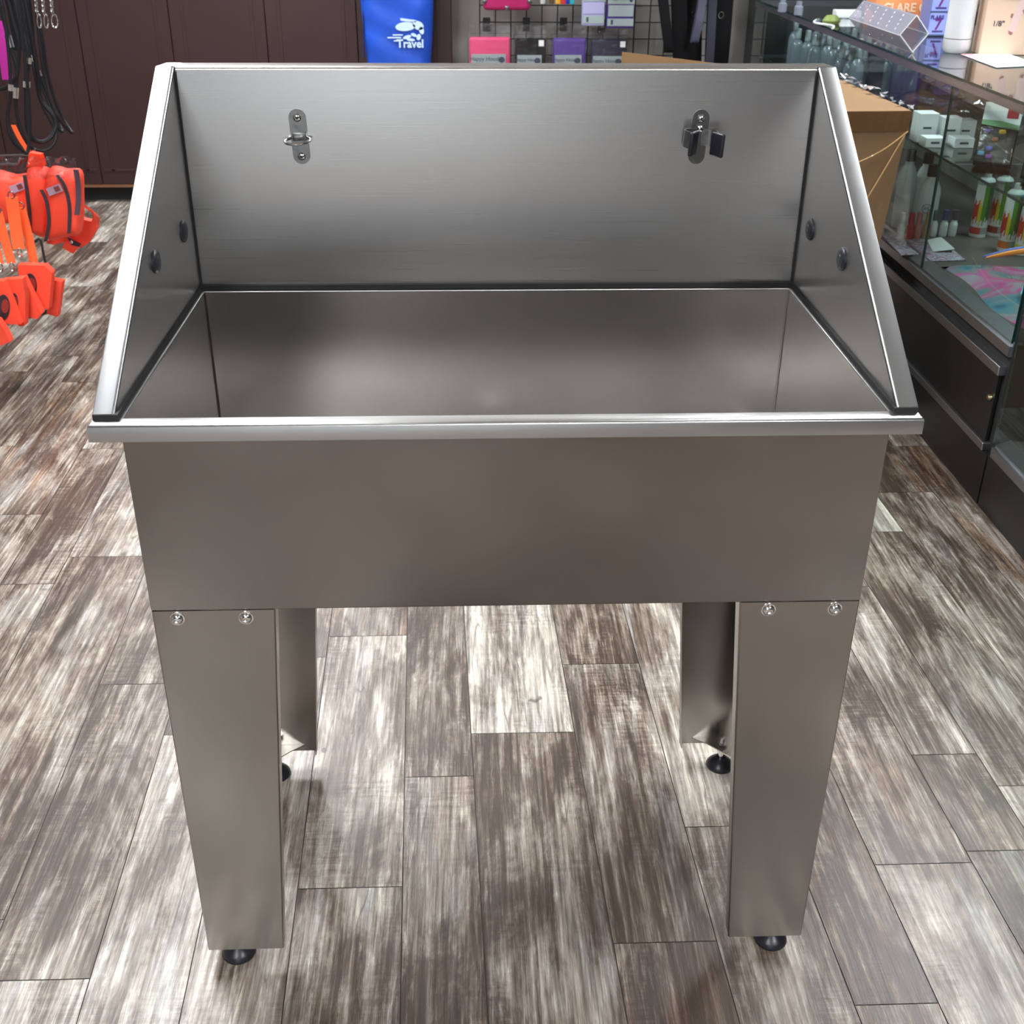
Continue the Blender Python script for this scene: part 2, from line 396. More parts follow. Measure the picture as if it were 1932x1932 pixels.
# ------------------------------------------------------------------ room
X0, X1, Y0, Y1, ZC = -3.6, 2.75, -4.2, 5.0, 2.9
def build_floor():
    random.seed(7)
    # seam x-positions at y = 0.3 (planks run away from the viewer, drifting slightly left)
    seams = [-.80, -.637, -.49, -.343, -.172, -.045, .156, .318, .494, .619, .786, .911, 1.09, 1.25]
    while seams[0] > X0-.4: seams.insert(0, seams[0]-random.choice((.125, .16, .165, .2)))
    i0 = seams.index(-.80); seams[i0-1] = -1.0; seams[i0-2] = -1.125
    while seams[-1] < X1+.4: seams.append(seams[-1]+random.choice((.125, .16, .165, .2)))
    # known end joints: column left seam -> list of (y_start_below, tone above ...) given as {col: [(y0, y1, tone, warm)]}
    known = {
        -1.125: [(.0, 1.114, .50, .4), (1.114, 1.86, .44, .3), (1.86, 2.9, .46, .6)],
        -1.0: [(.1, 1.237, .46, .5), (1.237, 1.95, .72, .3), (1.95, 2.9, .46, .7)],
        -.80: [(-.95, -.018, .66, .2), (-.018, .716, .38, .4), (.716, 1.6, .46, .3), (1.6, 2.4, .5, .4)],
        -.637: [(-1, .55, .60, .3), (.55, 1.4, .34, .3), (1.4, 2.2, .62, .3)],
        -.49: [(-.5, .80, .62, .5), (.80, 1.6, .55, .5)],
        -.343: [(-.75, .15, .50, .4), (.15, .877, .64, .4), (.877, 1.8, .34, .9)],
        -.172: [(-.8, .416, .40, .5), (.416, 1.12, .42, .4), (1.12, 2.0, .6, .5)],
        -.045: [(-.7, .537, .42, .4), (.537, 1.4, .72, .2), (1.4, 2.2, .4, .5)],
        .156: [(-.9, .023, .34, .7), (.023, .759, .48, .4), (.759, 1.5, .44, .9)],
        .318: [(-.7, .272, .44, .2), (.272, 1.0, .68, .4), (1.0, 1.7, .55, .8)],
        .494: [(-.9, -.101, .48, 1.), (-.101, .7, .25, 1.), (.7, 1.5, .4, .5)],
        .619: [(-.8, .174, .62, .6), (.174, .8, .36, .8), (.8, 1.6, .5, .7)],
        .786: [(-.8, .20, .40, .6), (.20, .45, .34, .8), (.45, 1.05, .58, .4), (1.05, 1.9, .40, .6)],
        .911: [(-.8, .36, .66, .3), (.36, 1.31, .47, .5), (1.31, 2.1, .64, .3)],
        1.09: [(-.3, .5, .40, .6), (.5, 1.527, .48, .3), (1.527, 2.3, .30, .9)],
    }
    bm = B(); cl = bm.loops.layers.color.new('plank')
    g = .0009
    def quad(xa, xb, ya, yb, c, z=0):
        sh = lambda x, y: x-.033*(y-.3)
        vs = [bm.verts.new((sh(x, y), y, z)) for x, y in ((xa+g, ya+g), (xb-g, ya+g), (xb-g, yb-g), (xa+g, yb-g))]
        f = bm.faces.new(vs)
        for l in f.loops: l[cl] = c
        return f
    for a, b in zip(seams, seams[1:]):
        ks = known.get(round(a, 3), [])
        segs = list(ks)
        y = ks[0][0] if ks else random.uniform(Y0, Y0+.9)
        lo = y
        while lo > Y0-.2:
            l = random.uniform(.7, .95); segs.append((lo-l, lo, random.choice((.3, .4, .5, .62, .7)), random.random())); lo -= l
        y = ks[-1][1] if ks else y
        while y < Y1+.3:
            l = random.uniform(.7, .95); segs.append((y, y+l, random.choice((.42, .48, .55, .62, .68)), random.random()*.8+.1)); y += l  # outlying planks toned lighter to stand for the lamp light falling there
        for (ya, yb, t, wm) in segs: quad(a, b, ya, yb, (t, wm, random.random(), 1))
    o = struct('floor', bm, m_floor, smooth=0)
    for x in (0,):
        bm2 = B(); add_box(bm2, (X0-.1, Y0-.1, -.05), (X1+.1, Y1+.1, -.0012)); s = struct('floor', bm2, mat('dark_subfloor', srgb(48, 42, 40), .7, var=.1))
build_floor()
def slab(name, lo, hi, mt, label=None):
    bm = B(); add_box(bm, lo, hi); return struct(name, bm, mt, label)
slab('ceiling', (X0-.1, Y0-.1, ZC), (X1+.1, Y1+.1, ZC+.08), m_ceil)
slab('wall_far', (X0-.1, Y1, 0), (X1+.1, Y1+.1, ZC), m_wall)
slab('wall_left', (X0-.1, Y0, 0), (X0, Y1, ZC), m_wall)
slab('wall_right', (X1, Y0, 0), (X1+.1, Y1, ZC), mat('dark_grey_wall_paint', srgb(60, 59, 60), .8, var=.05))
slab('wall_near', (X0-.1, Y0-.1, 0), (X1+.1, Y0, ZC), m_walll)

m_added_window = bpy.data.materials.new('added_window_glow'); m_added_window.use_nodes = True  # unseen glowing window, added behind the viewer for the steel to reflect
_e = m_added_window.node_tree; _e.nodes.clear(); _o = _e.nodes.new('ShaderNodeOutputMaterial'); _em = _e.nodes.new('ShaderNodeEmission')
_em.inputs[0].default_value = (.90, .95, 1, 1); _em.inputs[1].default_value = 1.1; _e.links.new(_em.outputs[0], _o.inputs[0])
bm = B(); add_box(bm, (-1.35, Y0+.001, .25), (.30, Y0+.02, 2.25)); struct('added_window_1', bm, m_added_window)
for a in ((-1.42, -1.35, .18, 2.32), (.30, .37, .18, 2.32), (-.56, -.49, .25, 2.25), (-1.42, .37, .18, .25), (-1.42, .37, 2.25, 2.32)):
    bm = B(); add_box(bm, (a[0], Y0+.001, a[2]), (a[1], Y0+.05, a[3])); struct('added_window_trim_1', bm, m_blackm)  # frame bars of the added window
for x0_, x1_, lb in ((.55, 2.7, 'unseen dark shelving added behind the viewer on the right for the steel to reflect'), (-3.55, -1.55, 'unseen dark shelving added behind the viewer on the left for the steel to reflect')):
    t_ = thing('added_shelving', lb, 'shelving', ((x0_+x1_)/2, Y0+.3, 0))  # unseen units, added only as something dark for the steel to mirror
    bm = B(); add_box(bm, (x0_, Y0+.02, .002), (x1_, Y0+.10, 2.1)); obj('back', bm, m_blackm, t_)
    for z_ in (.1, .55, 1.0, 1.45, 1.9):
        bm = B(); add_box(bm, (x0_, Y0+.10, z_), (x1_, Y0+.5, z_+.03)); obj('shelf', bm, m_dkwood, t_)
# ceiling troffers (the lamps of the shop)
m_em = bpy.data.materials.new('lamp_diffuser'); m_em.use_nodes = True
_e = m_em.node_tree; _e.nodes.clear(); _o = _e.nodes.new('ShaderNodeOutputMaterial'); _em = _e.nodes.new('ShaderNodeEmission')
_em.inputs[0].default_value = (.97, .985, 1, 1); _em.inputs[1].default_value = LAMP; _e.links.new(_em.outputs[0], _o.inputs[0])
def troffer(x, y, label, sx=.6, sy=1.2):
    t = thing('ceiling_light', label, 'light', (x, y, ZC), group='ceiling troffers')
    bm = B()
    for a in ((-sx/2-.03, -sy/2-.03, sx/2+.03, -sy/2), (-sx/2-.03, sy/2, sx/2+.03, sy/2+.03), (-sx/2-.03, -sy/2, -sx/2, sy/2), (sx/2, -sy/2, sx/2+.03, sy/2)):
        add_box(bm, (a[0], a[1], -.022), (a[2], a[3], -.001))
    obj('frame', bm, m_white, t, world=False)
    bm = B(); add_box(bm, (-sx/2, -sy/2, -.015), (sx/2, sy/2, -.004)); obj('diffuser', bm, m_em, t, world=False)
for a in ((-1.2, 1.35, 'ceiling light above the left aisle beside the tub'), (-1.15, 4.0, 'ceiling light above the brown cupboard wall'), (2.2, 2.35, 'ceiling light above the glass counter'), (-1.15, -2.9, 'ceiling light behind the viewer on the left'), (1.7, -2.6, 'ceiling light behind the viewer on the right')):
    troffer(*a)

# ------------------------------------------------------------------ bathing tub
def build_tub():
    T = thing('bathing_tub', 'large stainless steel pet bathing tub with splash guard standing on four tapered legs', 'bathing tub', (0, .245, 0))
    H = .45; ZR = .902; ZB = .64; YB = .488
    # basin: outer skin, inner skin, floor
    bm = B()
    xo, xi = H, H-.0015; yo0, yo1, yi0, yi1 = 0, YB+.0015, .007, YB
    def ring(x, y0, y1, z): return [bm.verts.new(p) for p in ((-x, y0, z), (x, y0, z), (x, y1, z), (-x, y1, z))]
    def skirt(a, b):
        for k in range(4): bm.faces.new((a[k], a[(k+1) % 4], b[(k+1) % 4], b[k]))
    o0 = ring(xo, yo0, yo1, ZR-.004); o1 = ring(xo, yo0, yo1, ZB+.003); o2 = ring(xo-.0008, yo0+.0008, yo1-.0008, ZB+.0008); o3 = ring(xo-.003, yo0+.003, yo1-.003, ZB)
    skirt(o0, o1); skirt(o1, o2); skirt(o2, o3); bm.faces.new(o3)
    i0 = ring(xi, yi0, yi1, ZR-.0028); cr = [ring(xi-.012*(1-math.cos(a_)), yi0+.012*(1-math.cos(a_)), yi1-.012*(1-math.cos(a_)), ZB+.016-.012*math.sin(a_)) for a_ in [PI/2*k/6 for k in range(7)]]; i3 = cr[-1]
    skirt(i0, cr[0]); skirt(o0, i0)
    for ra, rb_ in zip(cr, cr[1:]): skirt(ra, rb_)
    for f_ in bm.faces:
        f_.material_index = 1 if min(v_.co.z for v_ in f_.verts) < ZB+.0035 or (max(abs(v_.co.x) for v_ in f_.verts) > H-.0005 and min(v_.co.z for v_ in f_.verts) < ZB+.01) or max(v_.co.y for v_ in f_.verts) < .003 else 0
    c = bm.verts.new((0, .25, ZB+.002))
    for k in range(4): bm.faces.new((i3[k], i3[(k+1) % 4], c))
    basin = obj('basin', bm, [m_basin, m_outer], T, smooth=25)
    # drain in the basin floor
    bm = B(); add_lathe(bm, [(.001, .0045), (.02, .0045), (.03, .006), (.034, .0055), (.036, .0035)], (0, .25, ZB), 28); obj('drain', bm, m_chrome, T)
    for s in (-1, 1):   # folded and welded rear corners
        bm = B(); add_tube(bm, [(s*(H-.0022), YB-.0006, ZB+.01), (s*(H-.0022), YB-.0006, ZR-.004)], .0013, 6)
        c_ = obj('corner_seam', bm, mat('weld_seam_dark', (.06, .045, .04, 1), .4, metal=.6) if s < 0 else m_leg, T)
    # rim
    bm = B(); inner = (H-.0018, .0074, YB-.0003); outer = (.483, -.016, .521)
    prof = [('i', 0, ZR-.0032), ('i', 0, ZR-.0025), ('i', .0008, ZR-.0008), ('i', .0025, ZR), ('o', -.0035, ZR), ('o', -.001, ZR-.001), ('o', 0, ZR-.0035), ('o', 0, ZR-.0205), ('o', -.0015, ZR-.0205), ('o', -.0015, ZR-.005), ('o', -.004, ZR-.0015), ('i', .0015, ZR-.0015), ('i', .0012, ZR-.0032)]
    rings = []
    for w_, off, z in prof:
        x, y0, y1 = inner if w_ == 'i' else outer
        x += off; y0 -= off; y1 += off
        rings.append([bm.verts.new(p) for p in ((-x, y0, z), (x, y0, z), (x, y1, z), (-x, y1, z))])
    for a, b in zip(rings, rings[1:]+rings[:1]):
        for k in range(4): bm.faces.new((a[k], a[(k+1) % 4], b[(k+1) % 4], b[k]))
    obj('rim', bm, m_rim, T, smooth=50)
    # splash guard back
    ZG = 1.221; YG = .496; t = .0015
    bm = B(); add_box(bm, (-.4525, YG, ZR+.006), (.4525, YG+t, ZG-.0045))
    pr = []; R_ = .0045
    for k in range(7):
        a = PI/2*k/6; pr.append((YG+R_-R_*math.cos(a), ZG-R_+R_*math.sin(a)))
    pr += [(.5375, ZG), (.540, ZG-.0008), (.541, ZG-.003), (.541, ZG-.014), (.5395, ZG-.014), (.5395, ZG-.004), (.5375, ZG-.0016), (YG+R_, ZG-t), (YG+t+.001, ZG-.0035), (YG+t, ZG-R_)]
    def strip(x0, x1, pr):
        add_prism(bm, [(x0, y, z) for y, z in pr], (x1-x0, 0, 0))
    strip(-.4525, .4525, pr)
    for s in (-1, 1):   # mitred ends of the top flange behind the side flanges
        p2 = [(s*.4525, .4995, ZG), (s*.4805, .4995, ZG), (s*.474, .541, ZG), (s*.4525, .541, ZG)]
        add_prism(bm, p2, (0, 0, -t))
    obj('back_panel', bm, m_guard, T, smooth=40)
    # sides
    for s in (-1, 1):
        bm = B(); xin = .4545
        P0 = Vector((0, ZR+.007)); P1 = Vector((.4965, ZG)); d = (P1-P0).normalized(); n = Vector((-d.y, d.x))
        q = lambda u, h: P0+d*u+n*h
        Lg = (P1-P0).length
        a = q(.004, -.004); b = q(Lg-.002, -.004)
        poly = [(a.x, ZR+.007), (.4945, ZR+.007), (.4945, b.y), (b.x, b.y), (a.x, a.y)]
        add_prism(bm, [(s*xin, y, z) for y, z in poly], (s*t, 0, 0))
        fl = []
        for k in range(7):
            an = PI/2*k/6; fl.append((.004-.004*math.cos(an), -.004+.004*math.sin(an)))
        fl += [(.0235, 0), (.0253, -.0008), (.0262, -.003), (.0262, -.012), (.0250, -.012), (.0250, -.004), (.0235, -.0013), (.004, -.0013), (.0016, -.004)]
        A = []; Bn = []
        for dx, h in fl:
            e0 = q(.001, h); e1 = q(Lg, h)
            A.append(bm.verts.new((s*(xin+dx), e0.x, e0.y))); Bn.append(bm.verts.new((s*(xin+dx), min(e1.x, .4985), e1.y)))
        for k in range(len(fl)):
            j = (k+1) % len(fl); bm.faces.new((A[k], A[j], Bn[j], Bn[k])).material_index = 1
        # turned-in lip that closes the lower end of the flange
        e0 = q(.0005, -.0005); e1 = q(.0005, -.012)
        add_box(bm, (min(s*(xin+.002), s*(xin+.0245)), e0.x-.0008, ZR+.0065), (max(s*(xin+.002), s*(xin+.0245)), e0.x+.0012, e0.y-.0005), .0005, 2)
        add_box(bm, (min(s*xin, s*(xin+.022)), .4945, ZR+.007), (max(s*xin, s*(xin+.022)), .496, ZG-.02))
        sp = obj('side_panel', bm, [m_gside, m_flange], T, smooth=40)
    # black seams
    bm = B(); add_box(bm, (-.481, YB+.0003, ZR), (.481, .515, ZR+.0072)); obj('seam_gasket', bm, m_gasket, T)
    for s in (-1, 1):
        bm = B(); add_box(bm, (min(s*.4506, s*.4795), -.001, ZR), (max(s*.4506, s*.4795), YB+.0003, ZR+.0068)); obj('seam_gasket', bm, m_gasket, T)
        bm = B(); add_box(bm, (min(s*.4515, s*.4545), .4925, ZR+.005), (max(s*.4515, s*.4545), .4965, ZG-.006)); obj('seam_gasket', bm, m_gasket, T)
    # round plugs
    for s, y, z in ((-1, .425, 1.009), (-1, .258, 1.013), (1, .430, 1.007), (1, .269, 1.009)):
        bm = B(); pf = [(.0001, .0062), (.010, .006), (.0135, .0052), (.0155, .003), (.0158, .0)]
        add_lathe(bm, [(r, -s*h) for r, h in pf], (s*.4545, y, z), 28, 'X')
        add_lathe(bm, [(r, -s*h) for r, h in ((.0001, .0066), (.006, .0066), (.0066, .0058))], (s*.4545, y, z), 20, 'X')
        p_ = obj('plug', bm, m_plug, T)
    # ring bracket
    def plate(xc, zc, tilt):
        bm = B(); pts = []; w2 = .0122; hh = .0262
        for k in range(13): a = PI*k/12; pts.append((w2*math.cos(a), hh+w2*math.sin(a)))
        for k in range(13): a = PI+PI*k/12; pts.append((w2*math.cos(a), -hh+w2*math.sin(a)))
        R = Matrix.Translation((xc, YG, zc)) @ Matrix.Rotation(tilt, 4, 'Y')
        M = R
        vs = add_prism(bm, [(x, 0, z) for x, z in pts], (0, -.0018, 0), M=R)
        return bm, R
    def screw(parent, M, x, z, r=.0058, y=-.0018):
        bm = B()
        add_lathe(bm, [(r, y), (r*.98, y-.0008), (r*.8, y-.0022), (r*.5, y-.0031), (.0002, y-.0034)], (x, 0, z), 18, 'Y', M=M)
        add_lathe(bm, [(r*.32, y-.0028), (r*.30, y-.0035), (r*.0001+.0002, y-.0035)], (x, 0, z), 6, 'Y', M=M, mat_i=1)
        obj('screw', bm, [m_chrome, m_gasket], parent)
    bm, M1 = plate(-.2872, 1.1265, -.045)
    add_box(bm, (-.0095, -.0045, -.005), (.0095, -.0015, .006), .0012, 2, M=M1)
    rb = obj('ring_bracket', bm, m_zinc, T)
    screw(rb, M1, 0, .0265); screw(rb, M1, 0, -.0275)
    bm = B(); pts = [M1 @ Vector((-.0015+.0178*math.cos(a), -.0135+.0165*math.sin(a), -.001-.0035*(1-math.sin(a))*.6)) for a in [2*PI*k/36 for k in range(36)]]
    add_tube(bm, pts, .0021, 10, closed=True); obj('ring', bm, m_chrome, rb)
    # spring clip
    bm, M2 = plate(.2905, 1.1255, .05)
    cb = obj('clip_bracket', bm, m_zinc, T); screw(cb, M2, 0, .026)
    def arm(s):
        return [(s*.003, -.0028), (s*.0155, -.0038), (s*.0215, -.0075), (s*.0225, -.014), (s*.0185, -.0235), (s*.0125, -.0325), (s*.0115, -.0365), (s*.0165, -.0440), (s*.0215, -.0500)]
    for s in (-1, 1):
        P = smooth_path([(x*1.05, y*1.28, 0) for x, y in arm(s)], 5)
        bm = B(); add_ribbon(bm, [M2 @ p for p in P[:31]], M2.to_3x3() @ Vector((0, 0, .023)), .0016); a_ = obj('clip_arm', bm, m_zinc, cb)
        q0, q1 = P[28], P[-1]; dd = (q1-q0); L2 = dd.length; ang = math.atan2(dd.y, dd.x)
        Mt = M2 @ Matrix.Translation((q0+q1)/2) @ Matrix.Rotation(ang, 4, 'Z')
        bm = B(); add_box(bm, (-L2/2-.002, -.0030, -.0165), (L2/2+.002, .0030, .0165), .0028, 4, M=Mt)
        tt = obj('clip_tip', bm, m_rubber, cb); tt['label'] = 'black rubber tip of the spring clip'
    bm = B(); add_lathe(bm, [(.0045, -.0035), (.0045, -.006), (.003, -.0068), (.0002, -.007)], (0, 0, .0125), 14, 'Y', M=M2); obj('rivet', bm, m_chrome, cb)
    # legs
    zl = .034; wt, wb = .155, .113; th = .0018
    def leg(sx, back):
        yp = 0 if not back else .4575; sy = 1 if not back else -1
        bm = B()
        X = lambda a: sx*(H-a)       # a = distance from outer edge
        ztop = ZB
        Y = lambda d: yp+sy*d
        # main plate (outer edge rounded a little)
        add_prism(bm, [(X(.002), Y(0), zl), (X(wb-.002), Y(0), zl), (X(wt-.002), Y(0), ztop), (X(.002), Y(0), ztop)], (0, sy*th, 0))
        # inner return
        for k in range(4):
            a0, a1 = PI/2*k/4, PI/2*(k+1)/4; r = .0035
            f = lambda an, w_: (w_-r+r*math.sin(an), r-r*math.cos(an))
            (u0, v0), (u1, v1) = f(a0, wb), f(a1, wb); (s0, q0), (s1, q1) = f(a0, wt), f(a1, wt)
            add_poly(bm, [(X(u0), Y(v0), zl), (X(u1), Y(v1), zl), (X(s1), Y(q1), ztop), (X(s0), Y(q0), ztop)])
        rd = .024
        add_prism(bm, [(X(wb), Y(.0035), zl+.004), (X(wb), Y(rd-.004), zl+.004), (X(wt), Y(rd), ztop), (X(wt), Y(.0035), ztop)], (sx*th, 0, 0))
        # side plate
        add_prism(bm, [(X(0), Y(.002), zl), (X(0), Y(wb-.002), zl), (X(0), Y(wt-.01), ztop), (X(0), Y(.002), ztop)], (-sx*th, 0, 0))
        add_prism(bm, [(X(0), Y(wb), zl+.004), (X(.022), Y(wb), zl+.004), (X(.022), Y(wt-.01), ztop), (X(0), Y(wt-.01), ztop)], (0, -sy*th, 0))
        # bend at the outer corner
        for k in range(4):
            a0, a1 = PI/2*k/4, PI/2*(k+1)/4; r = .002
            f = lambda an: (r-r*math.sin(an), r-r*math.cos(an))
            (u0, v0), (u1, v1) = f(a0), f(a1)
            add_poly(bm, [(X(u0), Y(v0), zl), (X(u1), Y(v1), zl), (X(u1), Y(v1), ztop), (X(u0), Y(v0), ztop)])
        L_ = obj('leg', bm, m_leg, T, smooth=45)
        # corner gusset that carries the foot
        bm = B(); zg = zl+.012
        add_prism(bm, [(X(.002), Y(.002), zg), (X(.090), Y(.002), zg), (X(.066), Y(.020), zg), (X(.020), Y(.066), zg), (X(.002), Y(.090), zg)], (0, 0, .002))
        obj('gusset', bm, m_leg, L_)
        fx, fy = X(.0388), Y(.0245 if not back else .026)
        bm = B(); add_lathe(bm, [(.0245, 0), (.0255, .002), (.0250, .0055), (.0215, .0105), (.0150, .0165), (.0105, .0195), (.0090, .021), (.0002, .021)], (fx, fy, 0), 32)
        ft = obj('levelling_foot', bm, m_rubber, L_); ft['label'] = 'black rubber levelling foot'
        bm = B(); add_lathe(bm, [(.0045, .0205), (.0045, .064), (.0035, .0655), (.0002, .0655)], (fx, fy, 0), 16)
        for z0 in (zg-.0065, zg+.0022): add_lathe(bm, [(.0085, z0), (.0092, z0+.001), (.0092, z0+.0052), (.0082, z0+.0062)], (fx, fy, 0), 6)
        st = obj('foot_bolt', bm, m_chrome, L_)
        zs = .629
        for a in (.031, .117):
            bm = B(); ys = -sy
            add_lathe(bm, [(r, ys*h) for r, h in ((.0095, 0), (.0095, .0008), (.0078, .0010), (.0076, .0026), (.0062, .0046), (.0038, .0056), (.0030, .0056), (.0028, .0036), (.0001, .0036))], (X(a), Y(0), zs), 22, 'Y')
            obj('bolt', bm, m_chrome, L_)
    for sx in (-1, 1):
        for back in (False, True): leg(sx, back)
build_tub()

# ------------------------------------------------------------------ far wall: brown cupboards, gridwall, goods
def cupboards():
    t = thing('wall_cupboard', 'run of dark brown panelled cupboards along the far wall behind the blue bag', 'cupboard', (-1.8, 4.95, 0))
    xe = -.116; bm = B(); add_box(bm, (X0, 4.885, .085), (xe, 4.998, 2.3)); obj('carcass', bm, m_dkwood2, t)
    bm = B(); add_box(bm, (X0, 4.93, .0), (xe-.01, 4.998, .085)); obj('plinth', bm, m_blackm, t)
    bm = B(); add_box(bm, (X0, 4.862, .078), (xe, 4.885, .090)); p = obj('edge_strip', bm, m_brass, t); p['label'] = 'tan strip along the foot of the cupboards'
    x = xe
    k = 0
    while x > X0+.2:
        wd = .46 if k % 2 == 0 else .44
        bm = B(); add_box(bm, (x-wd+.002, 4.868, .092), (x-.002, 4.886, 2.3), .0015, 1)
        for a in (.055, wd-.075):   # grooves worked into the door face
            add_box(bm, (x-a-.018, 4.8655, .16), (x-a, 4.869, 2.2), .001, 1)
        add_box(bm, (x-wd+.02, 4.8655, .155), (x-.02, 4.869, .168), .001, 1)
        obj('door', bm, m_dkwood, t); x -= wd; k += 1
cupboards()

def gridwall():
    Y = 4.94; x0 = .022; x1 = 1.25; st = .0765
    t = thing('gridwall_panel', 'black wire gridwall panel on the grey far wall', 'display grid', (.6, Y, 0))
    zz = []; z = at(1100, 42, 1, Y).z
    while z > .1: z -= st
    bm = B(); x = x0
    while x <= x1:
        add_tube(bm, [(x, Y, .06), (x, Y, 2.1)], .0032, 6); x += st
    while z < 2.1:
        add_tube(bm, [(x0, Y-.005, z), (x1, Y-.005, z)], .0028, 6); z += st
    obj('wire_grid', bm, m_black, t)
    for x in (x0+.02, x1-.1):
        for z in (1.9, .3):
            bm = B(); add_box(bm, (x, Y+.003, z), (x+.02, Y1-.001, z+.03)); obj('wall_bracket', bm, m_black, t)
    # prong hooks
    for i, (px, py) in enumerate(((918, 47), (993, 47), (1063, 47), (1135, 50))):
        p = at(px, py, 1, Y-.01)
        h = thing('display_hook', ['black hook above the pink pack', 'black hook above the black pack', 'black hook above the purple pack', 'black hook above the navy pack'][i], 'hook', (p.x, Y, p.z), group='black hooks on the gridwall')
        bm = B(); add_box(bm, (-.018, -.014, -.03), (.018, -.006, .034), .002, 1); obj('back_plate', bm, m_black, h, world=False)
        bm = B(); add_tube(bm, [(0, -.012, -.02), (0, -.050, -.016), (0, -.060, -.004)], .003, 6); obj('prong', bm, m_black, h, world=False)
gridwall()

def pack(px0, px1, py0, z1, fab, name, label, Y=4.80, card=True, ink='Happy Hoodie', tagd=False, cm=None, ccol=None):
    a = at(px0, py0, 1, Y); b = at(px1, py0, 1, Y); x0, x1, z0 = a.x, b.x, a.z
    wd = x1-x0
    t = thing('packaged_hoodie', label, 'package', ((x0+x1)/2, Y, z1), group='bagged goods hanging on the gridwall')
    bm = B(); add_box(bm, (x0+.008, Y, z1), (x1-.008, Y+.05, z0-.012), .012, 3); obj('folded_garment', bm, fab, t)
    bm = B(); add_box(bm, (x0, Y-.006, z1-.012), (x1, Y+.058, z0+.004), .004, 1)
    add_box(bm, (x0+.01, Y+.02, z0+.004), (x1-.01, Y+.023, z0+.05))
    obj('clear_bag', bm, m_film, t)
    if card:
        zc = z0-.108
        bm = B(); add_box(bm, (x0+.018, Y-.0045, zc-.05), (x1-.03, Y-.002, zc+.022), mat_i=0)
        add_text(bm, ink, wd*.125, frame((x0+wd*.42, Y-.0052, zc), (1, 0, 0), (0, 0, 1)), mat_i=1)
        # small silhouette at the right end of the card: a head with a cowl
        add_prism(bm, [(x1-.05+.016*math.cos(k*PI/5), Y-.0045, zc-.004+.014*math.sin(k*PI/5)) for k in range(10)], (0, -.0008, 0), mat_i=1)
        obj('card_label', bm, [ccol or m_label, m_ink], t)
    if tagd:
        bm = B(); add_box(bm, (x1-.045, Y-.0075, z0-.045), (x1-.02, Y-.0065, z0-.018)); obj('price_sticker', bm, m_paper, t)
    return t
pack(882, 966, 66, .48, m_pink, '', 'pink packaged garment, leftmost of the lower row on the gridwall')
pack(969, 1034, 68, .48, m_blk, '', 'black packaged garment between the pink and the purple pack', tagd=True)
pack(1041, 1110, 68, .48, m_purple, '', 'purple packaged garment between the black and the navy pack')
pack(1113, 1188, 70, .48, m_navy, '', 'navy packaged garment, rightmost of the lower row on the gridwall', tagd=True)
def small_pack(px0, px1, py, edge, label):
    Y = 4.82; a = at(px0, py, 1, Y); b = at(px1, py, 1, Y); x0, x1, z0 = a.x, b.x, a.z
    t = thing('banded_pack', label, 'package', ((x0+x1)/2, Y, z0), group='banded packs on the gridwall')
    bm = B(); add_box(bm, (x0, Y, z0), (x1, Y+.05, z0+.17), .006, 2); obj('folded_garment', bm, edge, t)
    bm = B(); add_box(bm, (x0+.006, Y-.003, z0+.055), (x1-.004, Y-.0005, z0+.105)); obj('white_band', bm, m_lilac if edge is not m_purple else m_label, t)
    bm = B(); add_box(bm, (x0+.003, Y-.003, z0+.012), (x1-.002, Y-.0005, z0+.045)); add_box(bm, (x0+.02, Y-.0036, z0+.018), (x0+.03, Y-.0028, z0+.04), mat_i=1)
    obj('lower_label', bm, [m_label, m_ink], t)
    bm = B(); add_box(bm, (x0+.002, Y-.003, z0+.110), (x1, Y-.0005, z0+.150)); add_text(bm, 'Happy Hoodie', .014, frame(((x0+x1)/2-.01, Y-.0036, z0+.132), (1, 0, 0), (0, 0, 1)), mat_i=1)
    add_prism(bm, [(x1-.018+.009*math.cos(k*PI/5), Y-.003, z0+.128+.010*math.sin(k*PI/5)) for k in range(10)], (0, -.001, 0), mat_i=1)
    obj('upper_label', bm, [m_label, m_ink], t)
small_pack(1098, 1140, 49, m_lilac, 'white banded pack, left of the two hanging above the navy pack')
small_pack(1144, 1195, 54, m_purple, 'purple and white banded pack, right of the two hanging above the navy pack')
def pink_pouch():
    Y = 4.82; a = at(912, 20, 1, Y); b = at(1001, 20, 1, Y)
    t = thing('magenta_pouch', 'glossy magenta pouch with metal corners hanging top left on the gridwall', 'pouch', ((a.x+b.x)/2, Y, a.z))
    bm = B(); add_box(bm, (a.x, Y, a.z), (b.x, Y+.06, a.z+.2), .02, 4); obj('body', bm, m_pink2, t)
    for x in (a.x+.006, (a.x+b.x)/2, b.x-.006):
        bm = B(); zz = a.z+(.04 if x != (a.x+b.x)/2 else .012); add_lathe(bm, [(.0115, .0), (.010, -.004), (.004, -.006), (.001, -.006)], (x, Y+.002, zz), 12, 'Y'); obj('rivet', bm, m_zinc, t)
pink_pouch()
for i, (px, c, nm) in enumerate(((1024, (.55, .55, .6, 1), 'white'), (1041, srgb(90, 70, 40), 'brown'), (1053, srgb(225, 165, 50), 'yellow'), (1063, srgb(200, 50, 50), 'red'), (1071, srgb(30, 45, 150), 'blue'), (1079, srgb(40, 170, 180), 'turquoise'))):
    Y = 4.84; a = at(px, 8, 1, Y)
    bm = B(); add_box(bm, (a.x-.012, Y, a.z), (a.x+.012, Y+.02, a.z+.16), .004, 2)
    o = obj('collar_strap', bm, mat(nm+'_webbing', c, .6, bump=.1, bscale=200), None)
    o.location = (0, 0, 0); tag(o, nm+' strap end hanging in the row of coloured straps on the gridwall', 'strap', 'coloured straps on the gridwall')
